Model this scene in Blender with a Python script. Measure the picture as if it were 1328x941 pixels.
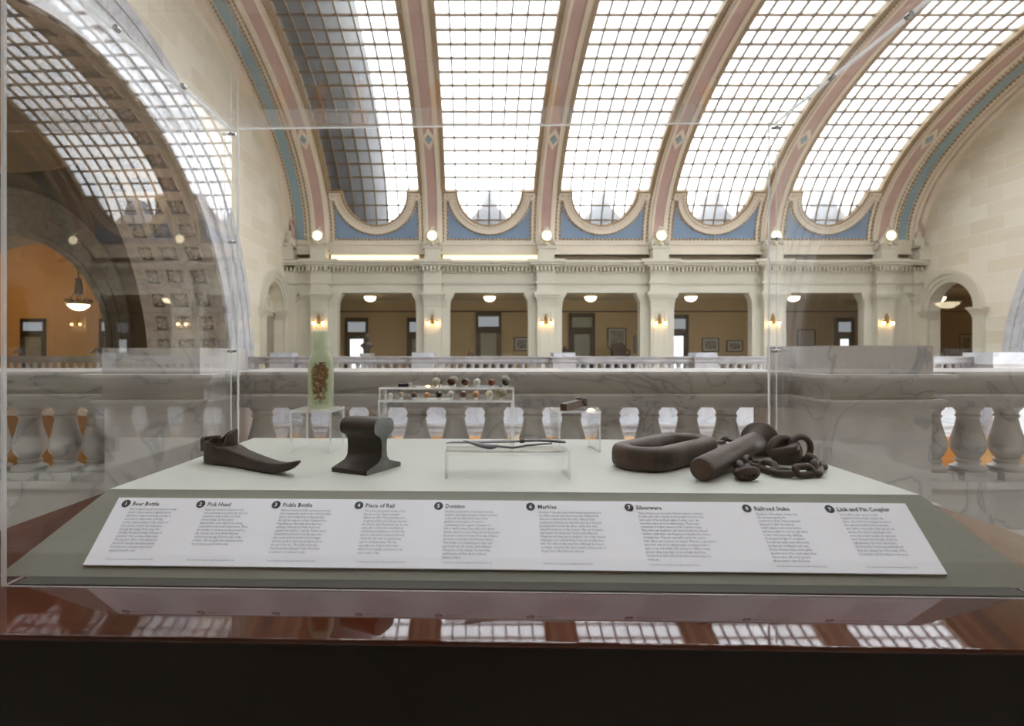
import bpy, math, random
from mathutils import Vector, Matrix
random.seed(7)
for _o in list(bpy.data.objects): bpy.data.objects.remove(_o)
scene = bpy.context.scene
COL = scene.collection
PI = math.pi

# ------------------------------------------------------------------ camera, world, exposure
F = 760.0          # focal length in pixels of the 1328 wide frame
CX, CY = 612.0, 457.0   # where the straight-ahead direction lands in the frame
E = 1.25           # eye height above the gallery floor
cam = bpy.data.cameras.new('camera')
cam.sensor_width = 36.0
cam.lens = 36.0*F/1328.0
cam.shift_x = (664-CX)/1328.0
cam.shift_y = -(470.5-CY)/1328.0
cam.clip_start = 0.02; cam.clip_end = 300
cam.dof.use_dof = True; cam.dof.focus_distance = 1.22; cam.dof.aperture_fstop = 6.0
camo = bpy.data.objects.new('camera', cam); COL.objects.link(camo)
camo.location = (0,0,E); camo.rotation_euler = (PI/2,0,0)
scene.camera = camo
scene.view_settings.view_transform = 'Standard'
scene.view_settings.look = 'None'
scene.view_settings.gamma = 1.0
scene.view_settings.use_curve_mapping = False
scene.view_settings.exposure = 1.70
try:
    scene.cycles.transparent_max_bounces = 40
    scene.cycles.max_bounces = 10
    scene.cycles.diffuse_bounces = 5
    scene.cycles.glossy_bounces = 5
except Exception: pass
world = bpy.data.worlds.new('overcast_sky'); scene.world = world
world.use_nodes = True
world.node_tree.nodes['Background'].inputs[0].default_value = (0.97,0.985,1.0,1)
world.node_tree.nodes['Background'].inputs[1].default_value = 1.62

# ------------------------------------------------------------------ materials
def newmat(name):
    m = bpy.data.materials.new(name); m.use_nodes = True
    nt = m.node_tree; nt.nodes.clear()
    out = nt.nodes.new('ShaderNodeOutputMaterial')
    return m, nt, out
def N(nt, t, **kw):
    n = nt.nodes.new(t)
    for k, v in kw.items():
        if k in n.inputs: n.inputs[k].default_value = v
        else: setattr(n, k, v)
    return n
def L(nt, a, b): nt.links.new(a, b)
def rgba(c): return (c[0],c[1],c[2],1)
def ramp(nt, stops):
    r = nt.nodes.new('ShaderNodeValToRGB')
    el = r.color_ramp.elements
    el[0].position = stops[0][0]; el[0].color = rgba(stops[0][1])
    el[1].position = stops[-1][0]; el[1].color = rgba(stops[-1][1])
    for p, c in stops[1:-1]:
        e = el.new(p); e.color = rgba(c)
    return r
def plain(name, c, rough=.6, var=.06, scale=6.0, metal=0, bump=0, bscale=60, spec=.5, coat=0):
    m, nt, out = newmat(name)
    b = N(nt, 'ShaderNodeBsdfPrincipled'); b.inputs['Roughness'].default_value = rough
    b.inputs['Metallic'].default_value = metal
    b.inputs['Specular IOR Level'].default_value = spec
    b.inputs['Coat Weight'].default_value = coat
    b.inputs['Coat Roughness'].default_value = .05
    tc = N(nt, 'ShaderNodeTexCoord')
    no = N(nt, 'ShaderNodeTexNoise'); no.inputs['Scale'].default_value = scale; no.inputs['Detail'].default_value = 4
    L(nt, tc.outputs['Object'], no.inputs['Vector'])
    r = ramp(nt, [(.3, [x*(1-var) for x in c]), (.7, [min(1,x*(1+var)) for x in c])])
    L(nt, no.outputs['Fac'], r.inputs['Fac']); L(nt, r.outputs['Color'], b.inputs['Base Color'])
    if bump:
        n2 = N(nt, 'ShaderNodeTexNoise'); n2.inputs['Scale'].default_value = bscale; n2.inputs['Detail'].default_value = 5
        L(nt, tc.outputs['Object'], n2.inputs['Vector'])
        bp = N(nt, 'ShaderNodeBump'); bp.inputs['Strength'].default_value = bump; bp.inputs['Distance'].default_value = .004
        L(nt, n2.outputs['Fac'], bp.inputs['Height']); L(nt, bp.outputs['Normal'], b.inputs['Normal'])
    L(nt, b.outputs[0], out.inputs['Surface'])
    return m
def marble(name, base, vein, scale=1.0, amt=.35, rough=.25):
    m, nt, out = newmat(name)
    b = N(nt, 'ShaderNodeBsdfPrincipled'); b.inputs['Roughness'].default_value = rough
    tc = N(nt, 'ShaderNodeTexCoord')
    mp = N(nt, 'ShaderNodeMapping'); mp.inputs['Scale'].default_value = (scale,)*3; mp.inputs['Rotation'].default_value = (.4,.8,.3)
    L(nt, tc.outputs['Object'], mp.inputs['Vector'])
    oi = N(nt, 'ShaderNodeObjectInfo')
    ad = N(nt, 'ShaderNodeVectorMath'); ad.operation = 'ADD'
    L(nt, mp.outputs[0], ad.inputs[0]); L(nt, oi.outputs['Location'], ad.inputs[1])
    n1 = N(nt, 'ShaderNodeTexNoise'); n1.inputs['Scale'].default_value = 1.6; n1.inputs['Detail'].default_value = 6; n1.inputs['Distortion'].default_value = 1.3
    n2 = N(nt, 'ShaderNodeTexNoise'); n2.inputs['Scale'].default_value = 2.6; n2.inputs['Detail'].default_value = 5; n2.inputs['Distortion'].default_value = .6
    L(nt, ad.outputs[0], n1.inputs['Vector']); L(nt, ad.outputs[0], n2.inputs['Vector'])
    r1 = ramp(nt, [(.44, base), (.495, [base[i]*(1-amt)+vein[i]*amt for i in range(3)]), (.505, vein), (.53, [base[i]*(1-amt*.4)+vein[i]*amt*.4 for i in range(3)]), (.62, base)])
    L(nt, n1.outputs['Fac'], r1.inputs['Fac'])
    r2 = ramp(nt, [(.3, (.78,.79,.82)), (.7, (1,1,.99))])
    L(nt, n2.outputs['Fac'], r2.inputs['Fac'])
    mx = N(nt, 'ShaderNodeMixRGB'); mx.blend_type = 'MULTIPLY'; mx.inputs[0].default_value = 1
    L(nt, r1.outputs[0], mx.inputs[1]); L(nt, r2.outputs[0], mx.inputs[2])
    L(nt, mx.outputs[0], b.inputs['Base Color']); L(nt, b.outputs[0], out.inputs['Surface'])
    return m
def ashlar(name, axis, c1, c2, mortar):
    m, nt, out = newmat(name)
    b = N(nt, 'ShaderNodeBsdfPrincipled'); b.inputs['Roughness'].default_value = .55
    tc = N(nt, 'ShaderNodeTexCoord'); sp = N(nt, 'ShaderNodeSeparateXYZ'); cb = N(nt, 'ShaderNodeCombineXYZ')
    L(nt, tc.outputs['Object'], sp.inputs[0])
    L(nt, sp.outputs['Y' if axis == 'x' else 'X'], cb.inputs[0]); L(nt, sp.outputs['Z'], cb.inputs[1])
    br = N(nt, 'ShaderNodeTexBrick'); L(nt, cb.outputs[0], br.inputs['Vector'])
    br.inputs['Color1'].default_value = rgba(c1); br.inputs['Color2'].default_value = rgba(c2); br.inputs['Mortar'].default_value = rgba(mortar)
    br.inputs['Scale'].default_value = 1; br.inputs['Mortar Size'].default_value = .012; br.inputs['Brick Width'].default_value = 1.5; br.inputs['Row Height'].default_value = .52
    L(nt, br.outputs['Color'], b.inputs['Base Color']); L(nt, b.outputs[0], out.inputs['Surface'])
    return m
def emit(name, c, s):
    m, nt, out = newmat(name)
    e = N(nt, 'ShaderNodeEmission'); e.inputs[0].default_value = rgba(c); e.inputs[1].default_value = s
    L(nt, e.outputs[0], out.inputs['Surface']); return m
def acrylic(name, tint=(.985,.99,.985), gloss=1.0, rough=0.0):
    # clear sheet: both faces transmit straight through and mirror by the Fresnel law of n = 1.49
    m, nt, out = newmat(name)
    tr = N(nt, 'ShaderNodeBsdfTransparent'); tr.inputs[0].default_value = rgba(tint)
    gl = N(nt, 'ShaderNodeBsdfGlossy'); gl.inputs['Roughness'].default_value = rough; gl.inputs[0].default_value = (gloss,gloss,gloss,1)
    ge = N(nt, 'ShaderNodeNewGeometry')
    mr = N(nt, 'ShaderNodeMapRange'); mr.inputs['To Min'].default_value = 1.49; mr.inputs['To Max'].default_value = 1/1.49
    L(nt, ge.outputs['Backfacing'], mr.inputs['Value'])
    fr = N(nt, 'ShaderNodeFresnel'); L(nt, mr.outputs[0], fr.inputs['IOR'])
    mx = N(nt, 'ShaderNodeMixShader'); L(nt, fr.outputs[0], mx.inputs[0]); L(nt, tr.outputs[0], mx.inputs[1]); L(nt, gl.outputs[0], mx.inputs[2])
    L(nt, mx.outputs[0], out.inputs['Surface']); return m
def edge_mat(name, c, a):
    m, nt, out = newmat(name)
    tr = N(nt, 'ShaderNodeBsdfTransparent')
    b = N(nt, 'ShaderNodeBsdfPrincipled'); b.inputs['Base Color'].default_value = rgba(c); b.inputs['Roughness'].default_value = .12
    tl = N(nt, 'ShaderNodeBsdfTranslucent'); tl.inputs[0].default_value = rgba(c)
    ad = N(nt, 'ShaderNodeMixShader'); ad.inputs[0].default_value = .5; L(nt, b.outputs[0], ad.inputs[1]); L(nt, tl.outputs[0], ad.inputs[2])
    mx = N(nt, 'ShaderNodeMixShader'); mx.inputs[0].default_value = a; L(nt, tr.outputs[0], mx.inputs[1]); L(nt, ad.outputs[0], mx.inputs[2])
    L(nt, mx.outputs[0], out.inputs['Surface']); return m
def frosted(name):
    m, nt, out = newmat(name)
    tr = N(nt, 'ShaderNodeBsdfTransparent'); tr.inputs[0].default_value = (.95,.97,1,1)
    tl = N(nt, 'ShaderNodeBsdfTranslucent'); tl.inputs[0].default_value = (.93,.96,1,1)
    tc = N(nt, 'ShaderNodeTexCoord'); no = N(nt, 'ShaderNodeTexNoise'); no.inputs['Scale'].default_value = .7
    L(nt, tc.outputs['Object'], no.inputs['Vector'])
    r = ramp(nt, [(.3, (.86,.90,.95)), (.7, (.97,.985,1))]); L(nt, no.outputs['Fac'], r.inputs['Fac']); L(nt, r.outputs[0], tl.inputs[0])
    mx = N(nt, 'ShaderNodeMixShader'); mx.inputs[0].default_value = .27
    L(nt, tr.outputs[0], mx.inputs[1]); L(nt, tl.outputs[0], mx.inputs[2])
    L(nt, mx.outputs[0], out.inputs['Surface']); return m
def rust(name, c1, c2, rough=.55, metal=.35, bscale=120, bump=.5):
    m, nt, out = newmat(name)
    b = N(nt, 'ShaderNodeBsdfPrincipled'); b.inputs['Roughness'].default_value = rough; b.inputs['Metallic'].default_value = metal
    tc = N(nt, 'ShaderNodeTexCoord')
    n1 = N(nt, 'ShaderNodeTexNoise'); n1.inputs['Scale'].default_value = 28; n1.inputs['Detail'].default_value = 7; n1.inputs['Roughness'].default_value = .65
    L(nt, tc.outputs['Object'], n1.inputs['Vector'])
    r = ramp(nt, [(.35, c1), (.68, c2)]); L(nt, n1.outputs['Fac'], r.inputs['Fac']); L(nt, r.outputs[0], b.inputs['Base Color'])
    n2 = N(nt, 'ShaderNodeTexNoise'); n2.inputs['Scale'].default_value = bscale; n2.inputs['Detail'].default_value = 6
    L(nt, tc.outputs['Object'], n2.inputs['Vector'])
    bp = N(nt, 'ShaderNodeBump'); bp.inputs['Strength'].default_value = bump; bp.inputs['Distance'].default_value = .0015
    L(nt, n2.outputs['Fac'], bp.inputs['Height']); L(nt, bp.outputs['Normal'], b.inputs['Normal'])
    L(nt, b.outputs[0], out.inputs['Surface']); return m

M = {}
M['cream'] = plain('cream_plaster', (.70,.64,.53), .6, .03, 1.5)
M['stone'] = plain('cream_stone', (.61,.585,.49), .5, .03, 1.2)
M['vaultcream'] = plain('vault_plaster', (.76,.69,.58), .6, .04, .8)
M['blue'] = plain('blue_paint', (.20,.30,.44), .6, .06, 1.0)
M['teal'] = plain('teal_paint', (.24,.36,.42), .6, .06, 1.0)
M['pink'] = plain('pink_paint', (.52,.36,.33), .6, .06, 1.0)
M['bead'] = plain('gilt_beads', (.36,.27,.16), .5, .15, 10)
M['muntin'] = plain('bronze_bars', (.17,.12,.07), .5, .12, 5)
M['frost'] = frosted('frosted_skylight_glass')
M['ash'] = ashlar('ashlar_blocks', 'x', (.80,.76,.65), (.70,.64,.50), (.84,.81,.74))
M['tan'] = plain('tan_corridor_paint', (.50,.38,.22), .7, .05, .7)
M['tanceil'] = plain('corridor_ceiling_paint', (.50,.41,.27), .7, .04, .7)
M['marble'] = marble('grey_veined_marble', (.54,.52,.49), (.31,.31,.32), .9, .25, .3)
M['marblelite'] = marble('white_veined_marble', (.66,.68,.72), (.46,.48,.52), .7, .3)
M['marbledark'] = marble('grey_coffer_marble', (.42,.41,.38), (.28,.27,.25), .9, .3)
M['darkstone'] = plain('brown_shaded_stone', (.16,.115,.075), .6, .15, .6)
M['gold'] = plain('golden_plaster', (.66,.50,.28), .6, .05, .5)
M['orange'] = plain('ochre_wall', (.62,.38,.13), .7, .05, .4)
M['floorwood'] = plain('oak_brown_floor', (.32,.18,.08), .4, .1, 2)
M['floorstone'] = marble('floor_marble', (.68,.65,.60), (.45,.42,.40), .5, .2)
M['brass'] = plain('aged_brass', (.30,.20,.08), .35, .15, 20, metal=.8)
M['bulb'] = emit('warm_bulb', (1,.62,.26), 11)
M['globe'] = emit('globe_glass_lit', (1,.84,.56), 1.3)
M['bowl'] = emit('bowl_glass_lit', (1,.84,.56), 2.4)
M['cove'] = emit('cove_tube', (1,.72,.36), 1.0)
M['daypane'] = emit('daylit_pane', (.92,.97,1), .55)
M['dimpane'] = plain('dim_door_glass', (.30,.32,.27), .2, .08, 2)
M['greypane'] = emit('grey_daylit_pane', (.75,.80,.85), .13)
M['darkwood'] = plain('dark_door_wood', (.035,.026,.02), .4, .2, 3)
M['mahogany'] = plain('polished_mahogany', (.070,.017,.009), .03, .25, 5, coat=0, spec=.55)
M['blackwood'] = plain('black_brown_paint', (.024,.019,.016), .65, .2, 4, spec=.2)
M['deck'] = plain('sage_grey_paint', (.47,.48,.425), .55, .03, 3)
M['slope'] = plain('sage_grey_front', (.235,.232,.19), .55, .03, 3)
M['shadow_gap'] = plain('dark_olive_shade', (.06,.057,.045), .8, .05)  # near-black olive: the shade of the gap put into the colour
M['card'] = plain('white_card', (.90,.91,.97), .5, .01, 3)
M['ink'] = plain('navy_black_ink', (.012,.014,.035), .6, .02)
M['inklite'] = plain('grey_ink', (.26,.265,.34), .6, .02)
M['white'] = plain('white_ink', (.85,.85,.88), .6, .01)
M['sheet'] = acrylic('clear_acrylic_sheet', (.99,.992,.992))
M['sheetedge'] = edge_mat('polished_sheet_edge', (.92,.94,.95), .6)
M['haze'] = edge_mat('milky_clear_strip', (.8,.8,.8), .13)
M['riser'] = acrylic('clear_acrylic_riser', (.985,.988,.985))
M['riseredge'] = edge_mat('riser_edge', (.93,.94,.96), .65)
M['chrome'] = plain('chrome', (.5,.5,.52), .15, .05, 20, metal=1)
M['rust'] = rust('dark_rusted_iron', (.020,.012,.010), (.058,.030,.022))
M['rustlite'] = rust('brown_rusted_iron', (.030,.020,.015), (.098,.056,.042))
M['rustend'] = rust('orange_brown_rust', (.045,.026,.016), (.13,.068,.038))
M['iron'] = rust('dark_grey_iron', (.020,.016,.014), (.045,.036,.031), .42, .5, 200, .25)
M['steel'] = rust('cut_steel', (.075,.08,.075), (.15,.155,.145), .35, .7, 300, .2)
M['pewter'] = rust('tarnished_metal', (.055,.048,.055), (.13,.115,.125), .38, .6, 200, .3)
M['bonew'] = plain('bone', (.55,.50,.40), .5, .1, 40)
M['art'] = plain('grey_print', (.22,.21,.20), .5, .7, 6)
M['mat'] = plain('picture_mount', (.50,.48,.43), .6, .03, 4)
M['bronze'] = plain('dark_bronze', (.06,.05,.045), .4, .2, 8, metal=.5)
M['leather'] = plain('brown_leather', (.09,.06,.045), .5, .2, 8)
M['slate'] = plain('roof_slate', (.10,.11,.125), .8, .25, 1.5)
M['slatepale'] = plain('pale_dormer_lead', (.10,.11,.13), .8, .1, 1.5)
def bottle_mat():
    m, nt, out = newmat('frosted_aqua_glass')
    b = N(nt, 'ShaderNodeBsdfPrincipled'); b.inputs['Base Color'].default_value = (.66,.69,.56,1); b.inputs['Roughness'].default_value = .28
    tr = N(nt, 'ShaderNodeBsdfTransparent'); tr.inputs[0].default_value = (.93,.965,.91,1)
    tl = N(nt, 'ShaderNodeBsdfTranslucent'); tl.inputs[0].default_value = (.72,.75,.62,1)
    lw = N(nt, 'ShaderNodeLayerWeight'); lw.inputs[0].default_value = .35
    a = N(nt, 'ShaderNodeMixShader'); a.inputs[0].default_value = .6; L(nt, b.outputs[0], a.inputs[1]); L(nt, tl.outputs[0], a.inputs[2])
    r = N(nt, 'ShaderNodeMapRange'); r.inputs['To Min'].default_value = .5; r.inputs['To Max'].default_value = .88
    L(nt, lw.outputs['Facing'], r.inputs['Value'])
    mx = N(nt, 'ShaderNodeMixShader'); L(nt, r.outputs[0], mx.inputs[0]); L(nt, tr.outputs[0], mx.inputs[1]); L(nt, a.outputs[0], mx.inputs[2])
    L(nt, mx.outputs[0], out.inputs['Surface']); return m
M['bottle'] = bottle_mat()
def label_mat():
    m, nt, out = newmat('flaking_brown_crust')
    tc = N(nt, 'ShaderNodeTexCoord')
    n1 = N(nt, 'ShaderNodeTexNoise'); n1.inputs['Scale'].default_value = 160; n1.inputs['Detail'].default_value = 3
    L(nt, tc.outputs['Object'], n1.inputs['Vector'])
    r = ramp(nt, [(.3, (.10,.05,.02)), (.5, (.24,.12,.05)), (.72, (.42,.26,.12))]); L(nt, n1.outputs['Fac'], r.inputs['Fac'])
    b = N(nt, 'ShaderNodeBsdfPrincipled'); b.inputs['Roughness'].default_value = .7; L(nt, r.outputs[0], b.inputs['Base Color'])
    n2 = N(nt, 'ShaderNodeTexNoise'); n2.inputs['Scale'].default_value = 130; n2.inputs['Detail'].default_value = 5; n2.inputs['Roughness'].default_value = .7
    L(nt, tc.outputs['Object'], n2.inputs['Vector'])
    g = ramp(nt, [(.50, (0,0,0)), (.52, (1,1,1))]); 
    sp = N(nt, 'ShaderNodeSeparateXYZ'); L(nt, tc.outputs['Object'], sp.inputs[0])
    mr = N(nt, 'ShaderNodeMapRange'); mr.inputs['From Min'].default_value = 0.0; mr.inputs['From Max'].default_value = .10; mr.inputs['To Min'].default_value = -.045; mr.inputs['To Max'].default_value = .16
    L(nt, sp.outputs['Z'], mr.inputs['Value'])
    ad = N(nt, 'ShaderNodeMath'); ad.operation = 'ADD'; L(nt, n2.outputs['Fac'], ad.inputs[0]); L(nt, mr.outputs[0], ad.inputs[1])
    ab = N(nt, 'ShaderNodeMath'); ab.operation = 'ABSOLUTE'; L(nt, sp.outputs['X'], ab.inputs[0])
    m2 = N(nt, 'ShaderNodeMapRange'); m2.inputs['From Min'].default_value = .009; m2.inputs['From Max'].default_value = .021; m2.inputs['To Min'].default_value = 0; m2.inputs['To Max'].default_value = .16; L(nt, ab.outputs[0], m2.inputs['Value'])
    m3 = N(nt, 'ShaderNodeMapRange'); m3.inputs['From Min'].default_value = .088; m3.inputs['From Max'].default_value = .104; m3.inputs['To Min'].default_value = 0; m3.inputs['To Max'].default_value = .2; L(nt, sp.outputs['Z'], m3.inputs['Value'])
    sb = N(nt, 'ShaderNodeMath'); sb.operation = 'SUBTRACT'; L(nt, ad.outputs[0], sb.inputs[0]); L(nt, m2.outputs[0], sb.inputs[1])
    s2 = N(nt, 'ShaderNodeMath'); s2.operation = 'SUBTRACT'; L(nt, sb.outputs[0], s2.inputs[0]); L(nt, m3.outputs[0], s2.inputs[1])
    L(nt, s2.outputs[0], g.inputs['Fac'])
    tr = N(nt, 'ShaderNodeBsdfTransparent')
    mx = N(nt, 'ShaderNodeMixShader'); L(nt, g.outputs[0], mx.inputs[0]); L(nt, tr.outputs[0], mx.inputs[1]); L(nt, b.outputs[0], mx.inputs[2])
    L(nt, mx.outputs[0], out.inputs['Surface']); return m
M['crust'] = label_mat()

# ------------------------------------------------------------------ mesh helpers
WM = {}    # world matrix of each object as built
class MB:
    def __init__(s): s.v = []; s.f = []; s.sm = []; s.mi = []
    def add(s, vs, fs, smooth=False, mi=0):
        o = len(s.v); s.v += [tuple(p) for p in vs]
        for f in fs: s.f.append(tuple(i+o for i in f)); s.sm.append(smooth); s.mi.append(mi)
    def box(s, x0, x1, y0, y1, z0, z1, mi=0, M4=None):
        vs = [(x0,y0,z0),(x1,y0,z0),(x1,y1,z0),(x0,y1,z0),(x0,y0,z1),(x1,y0,z1),(x1,y1,z1),(x0,y1,z1)]
        if M4: vs = [tuple(M4 @ Vector(p)) for p in vs]
        s.add(vs, [(0,3,2,1),(4,5,6,7),(0,1,5,4),(1,2,6,5),(2,3,7,6),(3,0,4,7)], mi=mi)
        return s
    def hexa(s, vs, mi=0):
        s.add(vs, [(0,3,2,1),(4,5,6,7),(0,1,5,4),(1,2,6,5),(2,3,7,6),(3,0,4,7)], mi=mi)
    def loft(s, rings, cap=True, closed=False, smooth=True, mi=0):
        n = len(rings[0]); vs = [p for r in rings for p in r]; fs = []
        R = len(rings)
        for i in range(R if closed else R-1):
            a = i*n; b = ((i+1) % R)*n
            for j in range(n): k = (j+1) % n; fs.append((a+j,a+k,b+k,b+j))
        s.add(vs, fs, smooth, mi)
        if cap and not closed:
            s.add(rings[0], [tuple(range(n))[::-1]], False, mi); s.add(rings[-1], [tuple(range(n))], False, mi)
        return s
    def lathe(s, prof, c=(0,0,0), seg=24, M4=None, mi=0, cap=True, sx=1, sy=1):
        rings = []
        for r, z in prof:
            ring = []
            for j in range(seg):
                a = 2*PI*j/seg; p = Vector((r*math.cos(a)*sx, r*math.sin(a)*sy, z))
                if M4: p = M4 @ p
                ring.append((p[0]+c[0], p[1]+c[1], p[2]+c[2]))
            rings.append(ring)
        return s.loft(rings, cap=cap, mi=mi)
    def sphere(s, c, r, seg=20, rings=12, mi=0, sc=(1,1,1)):
        pr = [(max(1e-4, r*math.sin(PI*i/rings)), -r*math.cos(PI*i/rings)) for i in range(rings+1)]
        rr = []
        for q, z in pr:
            rr.append([(c[0]+q*math.cos(2*PI*j/seg)*sc[0], c[1]+q*math.sin(2*PI*j/seg)*sc[1], c[2]+z*sc[2]) for j in range(seg)])
        return s.loft(rr, mi=mi)
    def tube(s, pts, r, seg=10, closed=False, mi=0, flat=1.0):
        pts = [Vector(p) for p in pts]; n = len(pts)
        rad = r if isinstance(r, (list,tuple)) else [r]*n
        rings = []; up = Vector((0,0,1)); prev = None
        for i in range(n):
            if closed: t = pts[(i+1)%n]-pts[i-1]
            else: t = pts[min(i+1,n-1)]-pts[max(i-1,0)]
            t.normalize()
            if prev is None:
                a = up.cross(t)
                if a.length < .05: a = Vector((1,0,0)).cross(t)
            else: a = prev - t*prev.dot(t)
            a.normalize(); prev = a; b = t.cross(a)
            rings.append([tuple(pts[i]+a*math.cos(2*PI*j/seg)*rad[i]+b*math.sin(2*PI*j/seg)*rad[i]*flat) for j in range(seg)])
        return s.loft(rings, closed=closed, mi=mi)
    def prism(s, poly, f0, f1, mi=0, smooth=False):
        # poly: list of 2D points; f0/f1 map a 2D point to 3D on either side
        n = len(poly); a = [f0(p) for p in poly]; b = [f1(p) for p in poly]
        s.add(a+b, [tuple(range(n))[::-1], tuple(range(n,2*n))], False, mi)
        s.add(a+b, [(i,(i+1)%n,n+(i+1)%n,n+i) for i in range(n)], smooth, mi)
        return s
    def build(s, name, mats, parent=None, label=None, sharp=40):
        me = bpy.data.meshes.new(name)
        vs = s.v
        if parent is not None:
            inv = WM[parent.name].inverted(); vs = [tuple(inv @ Vector(p)) for p in vs]
        me.from_pydata(vs, [], s.f)
        if not isinstance(mats, (list,tuple)): mats = [mats]
        for m in mats: me.materials.append(m)
        me.polygons.foreach_set('material_index', s.mi); me.polygons.foreach_set('use_smooth', s.sm)
        me.update()
        try: me.set_sharp_from_angle(angle=math.radians(sharp))
        except Exception: pass
        o = bpy.data.objects.new(name, me); COL.objects.link(o)
        if parent is not None: o.parent = parent; WM[o.name] = WM[parent.name]
        else: WM[o.name] = Matrix.Identity(4)
        if label: o['label'] = label
        return o
def empty(name, loc=(0,0,0), rz=0):
    o = bpy.data.objects.new(name, None); COL.objects.link(o)
    o.empty_display_size = .1
    o.location = loc; o.rotation_euler = (0,0,rz)
    WM[o.name] = Matrix.Translation(Vector(loc)) @ Matrix.Rotation(rz, 4, 'Z')
    return o
def tag(o, label=None, cat=None, group=None, kind=None):
    if label: o['label'] = label
    if cat: o['category'] = cat
    if group: o['group'] = group
    if kind: o['kind'] = kind
    return o
def struct(o): o['kind'] = 'structure'; return o
def children(o): return [c for c in bpy.data.objects if c.parent == o]
def copy_tree(o, parent=None, loc=None, rz=None, kids=None):
    c = o.copy(); COL.objects.link(c)
    c.parent = parent
    if o.name not in WM: return c
    if loc is not None: c.location = loc
    if rz is not None: c.rotation_euler = (0,0,rz)
    WM[c.name] = WM[o.name]
    for ch in children(o): copy_tree(ch, c)
    return c
def at(px, py, d): return Vector(((px-CX)/F*d, d, E+(CY-py)/F*d))
def lamp(name, loc, power, col=(1,.75,.45), r=.05, parent=None):
    l = bpy.data.lights.new(name, 'POINT'); l.energy = power; l.color = col; l.shadow_soft_size = r
    o = bpy.data.objects.new(name, l); COL.objects.link(o)
    if parent is not None: o.parent = parent; o.location = WM[parent.name].inverted() @ Vector(loc)
    else: o.location = loc
    return o

# ------------------------------------------------------------------ the vault
XL, XR = -7.9, 19.1
RIBS = [-6.41+4.76*k for k in range(6)]
YC, VA, VB, VZ = 12.1, 12.8, 5.79, E+4.74
_T = []; _s = 0; _p = None
for i in range(4001):
    th = PI*i/4000; p = (YC+VA*math.cos(th), VZ+VB*math.sin(th))
    if _p: _s += math.hypot(p[0]-_p[0], p[1]-_p[1])
    _T.append((_s, th)); _p = p
S = _s
def th_of(s):
    if s <= 0: return 0.0
    if s >= S: return PI
    lo, hi = 0, 4000
    while hi-lo > 1:
        mid = (lo+hi)//2
        if _T[mid][0] <= s: lo = mid
        else: hi = mid
    a, b = _T[lo], _T[hi]
    return a[1]+(b[1]-a[1])*(s-a[0])/(b[0]-a[0])
def V3(x, s, h=0):
    th = th_of(s); c, n = math.cos(th), math.sin(th)
    y, z = YC+VA*c, VZ+VB*n
    ny, nz = -c/VA, -n/VB; l = math.hypot(ny, nz)
    if s < 0: z += s
    if s > S: z -= (s-S)
    return (x, y+ny/l*h, z+nz/l*h)
def s_of_py(py):
    best = 0
    for i in range(0, 3000):
        s = S/2*i/3000; p = V3(0, s)
        if CY-F*(p[2]-E)/p[1] <= py: return s
    return S/2
S_SH = s_of_py(249); S_BOT = s_of_py(293.5); S_TOP = s_of_py(3)
DU = S_SH-S_BOT; DS = (S_TOP-S_SH)/14.0
HW, RU = 1.875, 1.39
def subdiv(path, step, closed=False):
    out = []; n = len(path)
    for i in range(n if closed else n-1):
        a, b = path[i], path[(i+1) % n]
        k = max(1, int(math.ceil(math.hypot(b[0]-a[0], b[1]-a[1])/step)))
        for j in range(k): out.append((a[0]+(b[0]-a[0])*j/k, a[1]+(b[1]-a[1])*j/k))
    if not closed: out.append(path[-1])
    return out
def ribbon(mb, path, o0, o1, h0, h1, closed=False, mi=0, step=.5):
    path = subdiv(path, step, closed); n = len(path); rings = []
    for i in range(n):
        if closed: a, b = path[i-1], path[(i+1) % n]; pr, nx = path[i-1], path[(i+1) % n]
        else: pr = path[max(i-1,0)]; nx = path[min(i+1,n-1)]
        p = path[i]
        def nrm(a, b):
            dx, dy = b[0]-a[0], b[1]-a[1]; l = math.hypot(dx, dy) or 1; return (-dy/l, dx/l)
        n1 = nrm(pr, p) if pr != p else nrm(p, nx); n2 = nrm(p, nx) if nx != p else n1
        mx, my = n1[0]+n2[0], n1[1]+n2[1]; l = math.hypot(mx, my) or 1; mx /= l; my /= l
        k = 1/max(.5, mx*n1[0]+my*n1[1]); mx *= k; my *= k
        rings.append([V3(p[0]+mx*o, p[1]+my*o, h) for o, h in ((o0,h0),(o1,h0),(o1,h1),(o0,h1))])
    mb.loft(rings, cap=not closed, closed=closed, smooth=False, mi=mi)
def beads(mb, path, off, h0, h1, sp=.15, sz=.07, closed=False):
    # one continuous moulding that swells and narrows like a string of beads
    pts = subdiv(path, sp/2, closed); n = len(pts); rings = []
    for i in range(n):
        a, b = (pts[i-1], pts[(i+1) % n]) if closed else (pts[max(i-1,0)], pts[min(i+1,n-1)])
        dx, dy = b[0]-a[0], b[1]-a[1]; l = math.hypot(dx, dy) or 1; dx /= l; dy /= l
        cx, cy = pts[i][0]-dy*off, pts[i][1]+dx*off
        for t, f in ((-sp*.11, 1), (sp*.11, 1)) if i % 2 == 0 else ((-sp*.1, .25), (sp*.1, .25)):
            px, py, q, hh = cx+dx*t, cy+dy*t, sz/2*f, h0+(h1-h0)*(.25+.75*f)
            rings.append([V3(px-dy*o, py+dx*o, h) for o, h in ((-q,h0),(q,h0),(q*.8,hh),(-q*.8,hh))])
    mb.loft(rings, cap=not closed, closed=closed, smooth=False)
def uarc(xc, flip=False, dr=0, n=18):
    # from right shoulder down round to left shoulder
    pts = []
    for i in range(n+1):
        a = PI*i/n
        x = xc+(RU+dr)*math.cos(a); s = S_SH-(DU+dr)*math.sin(a)
        pts.append((x, S-s if flip else s))
    return pts
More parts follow.
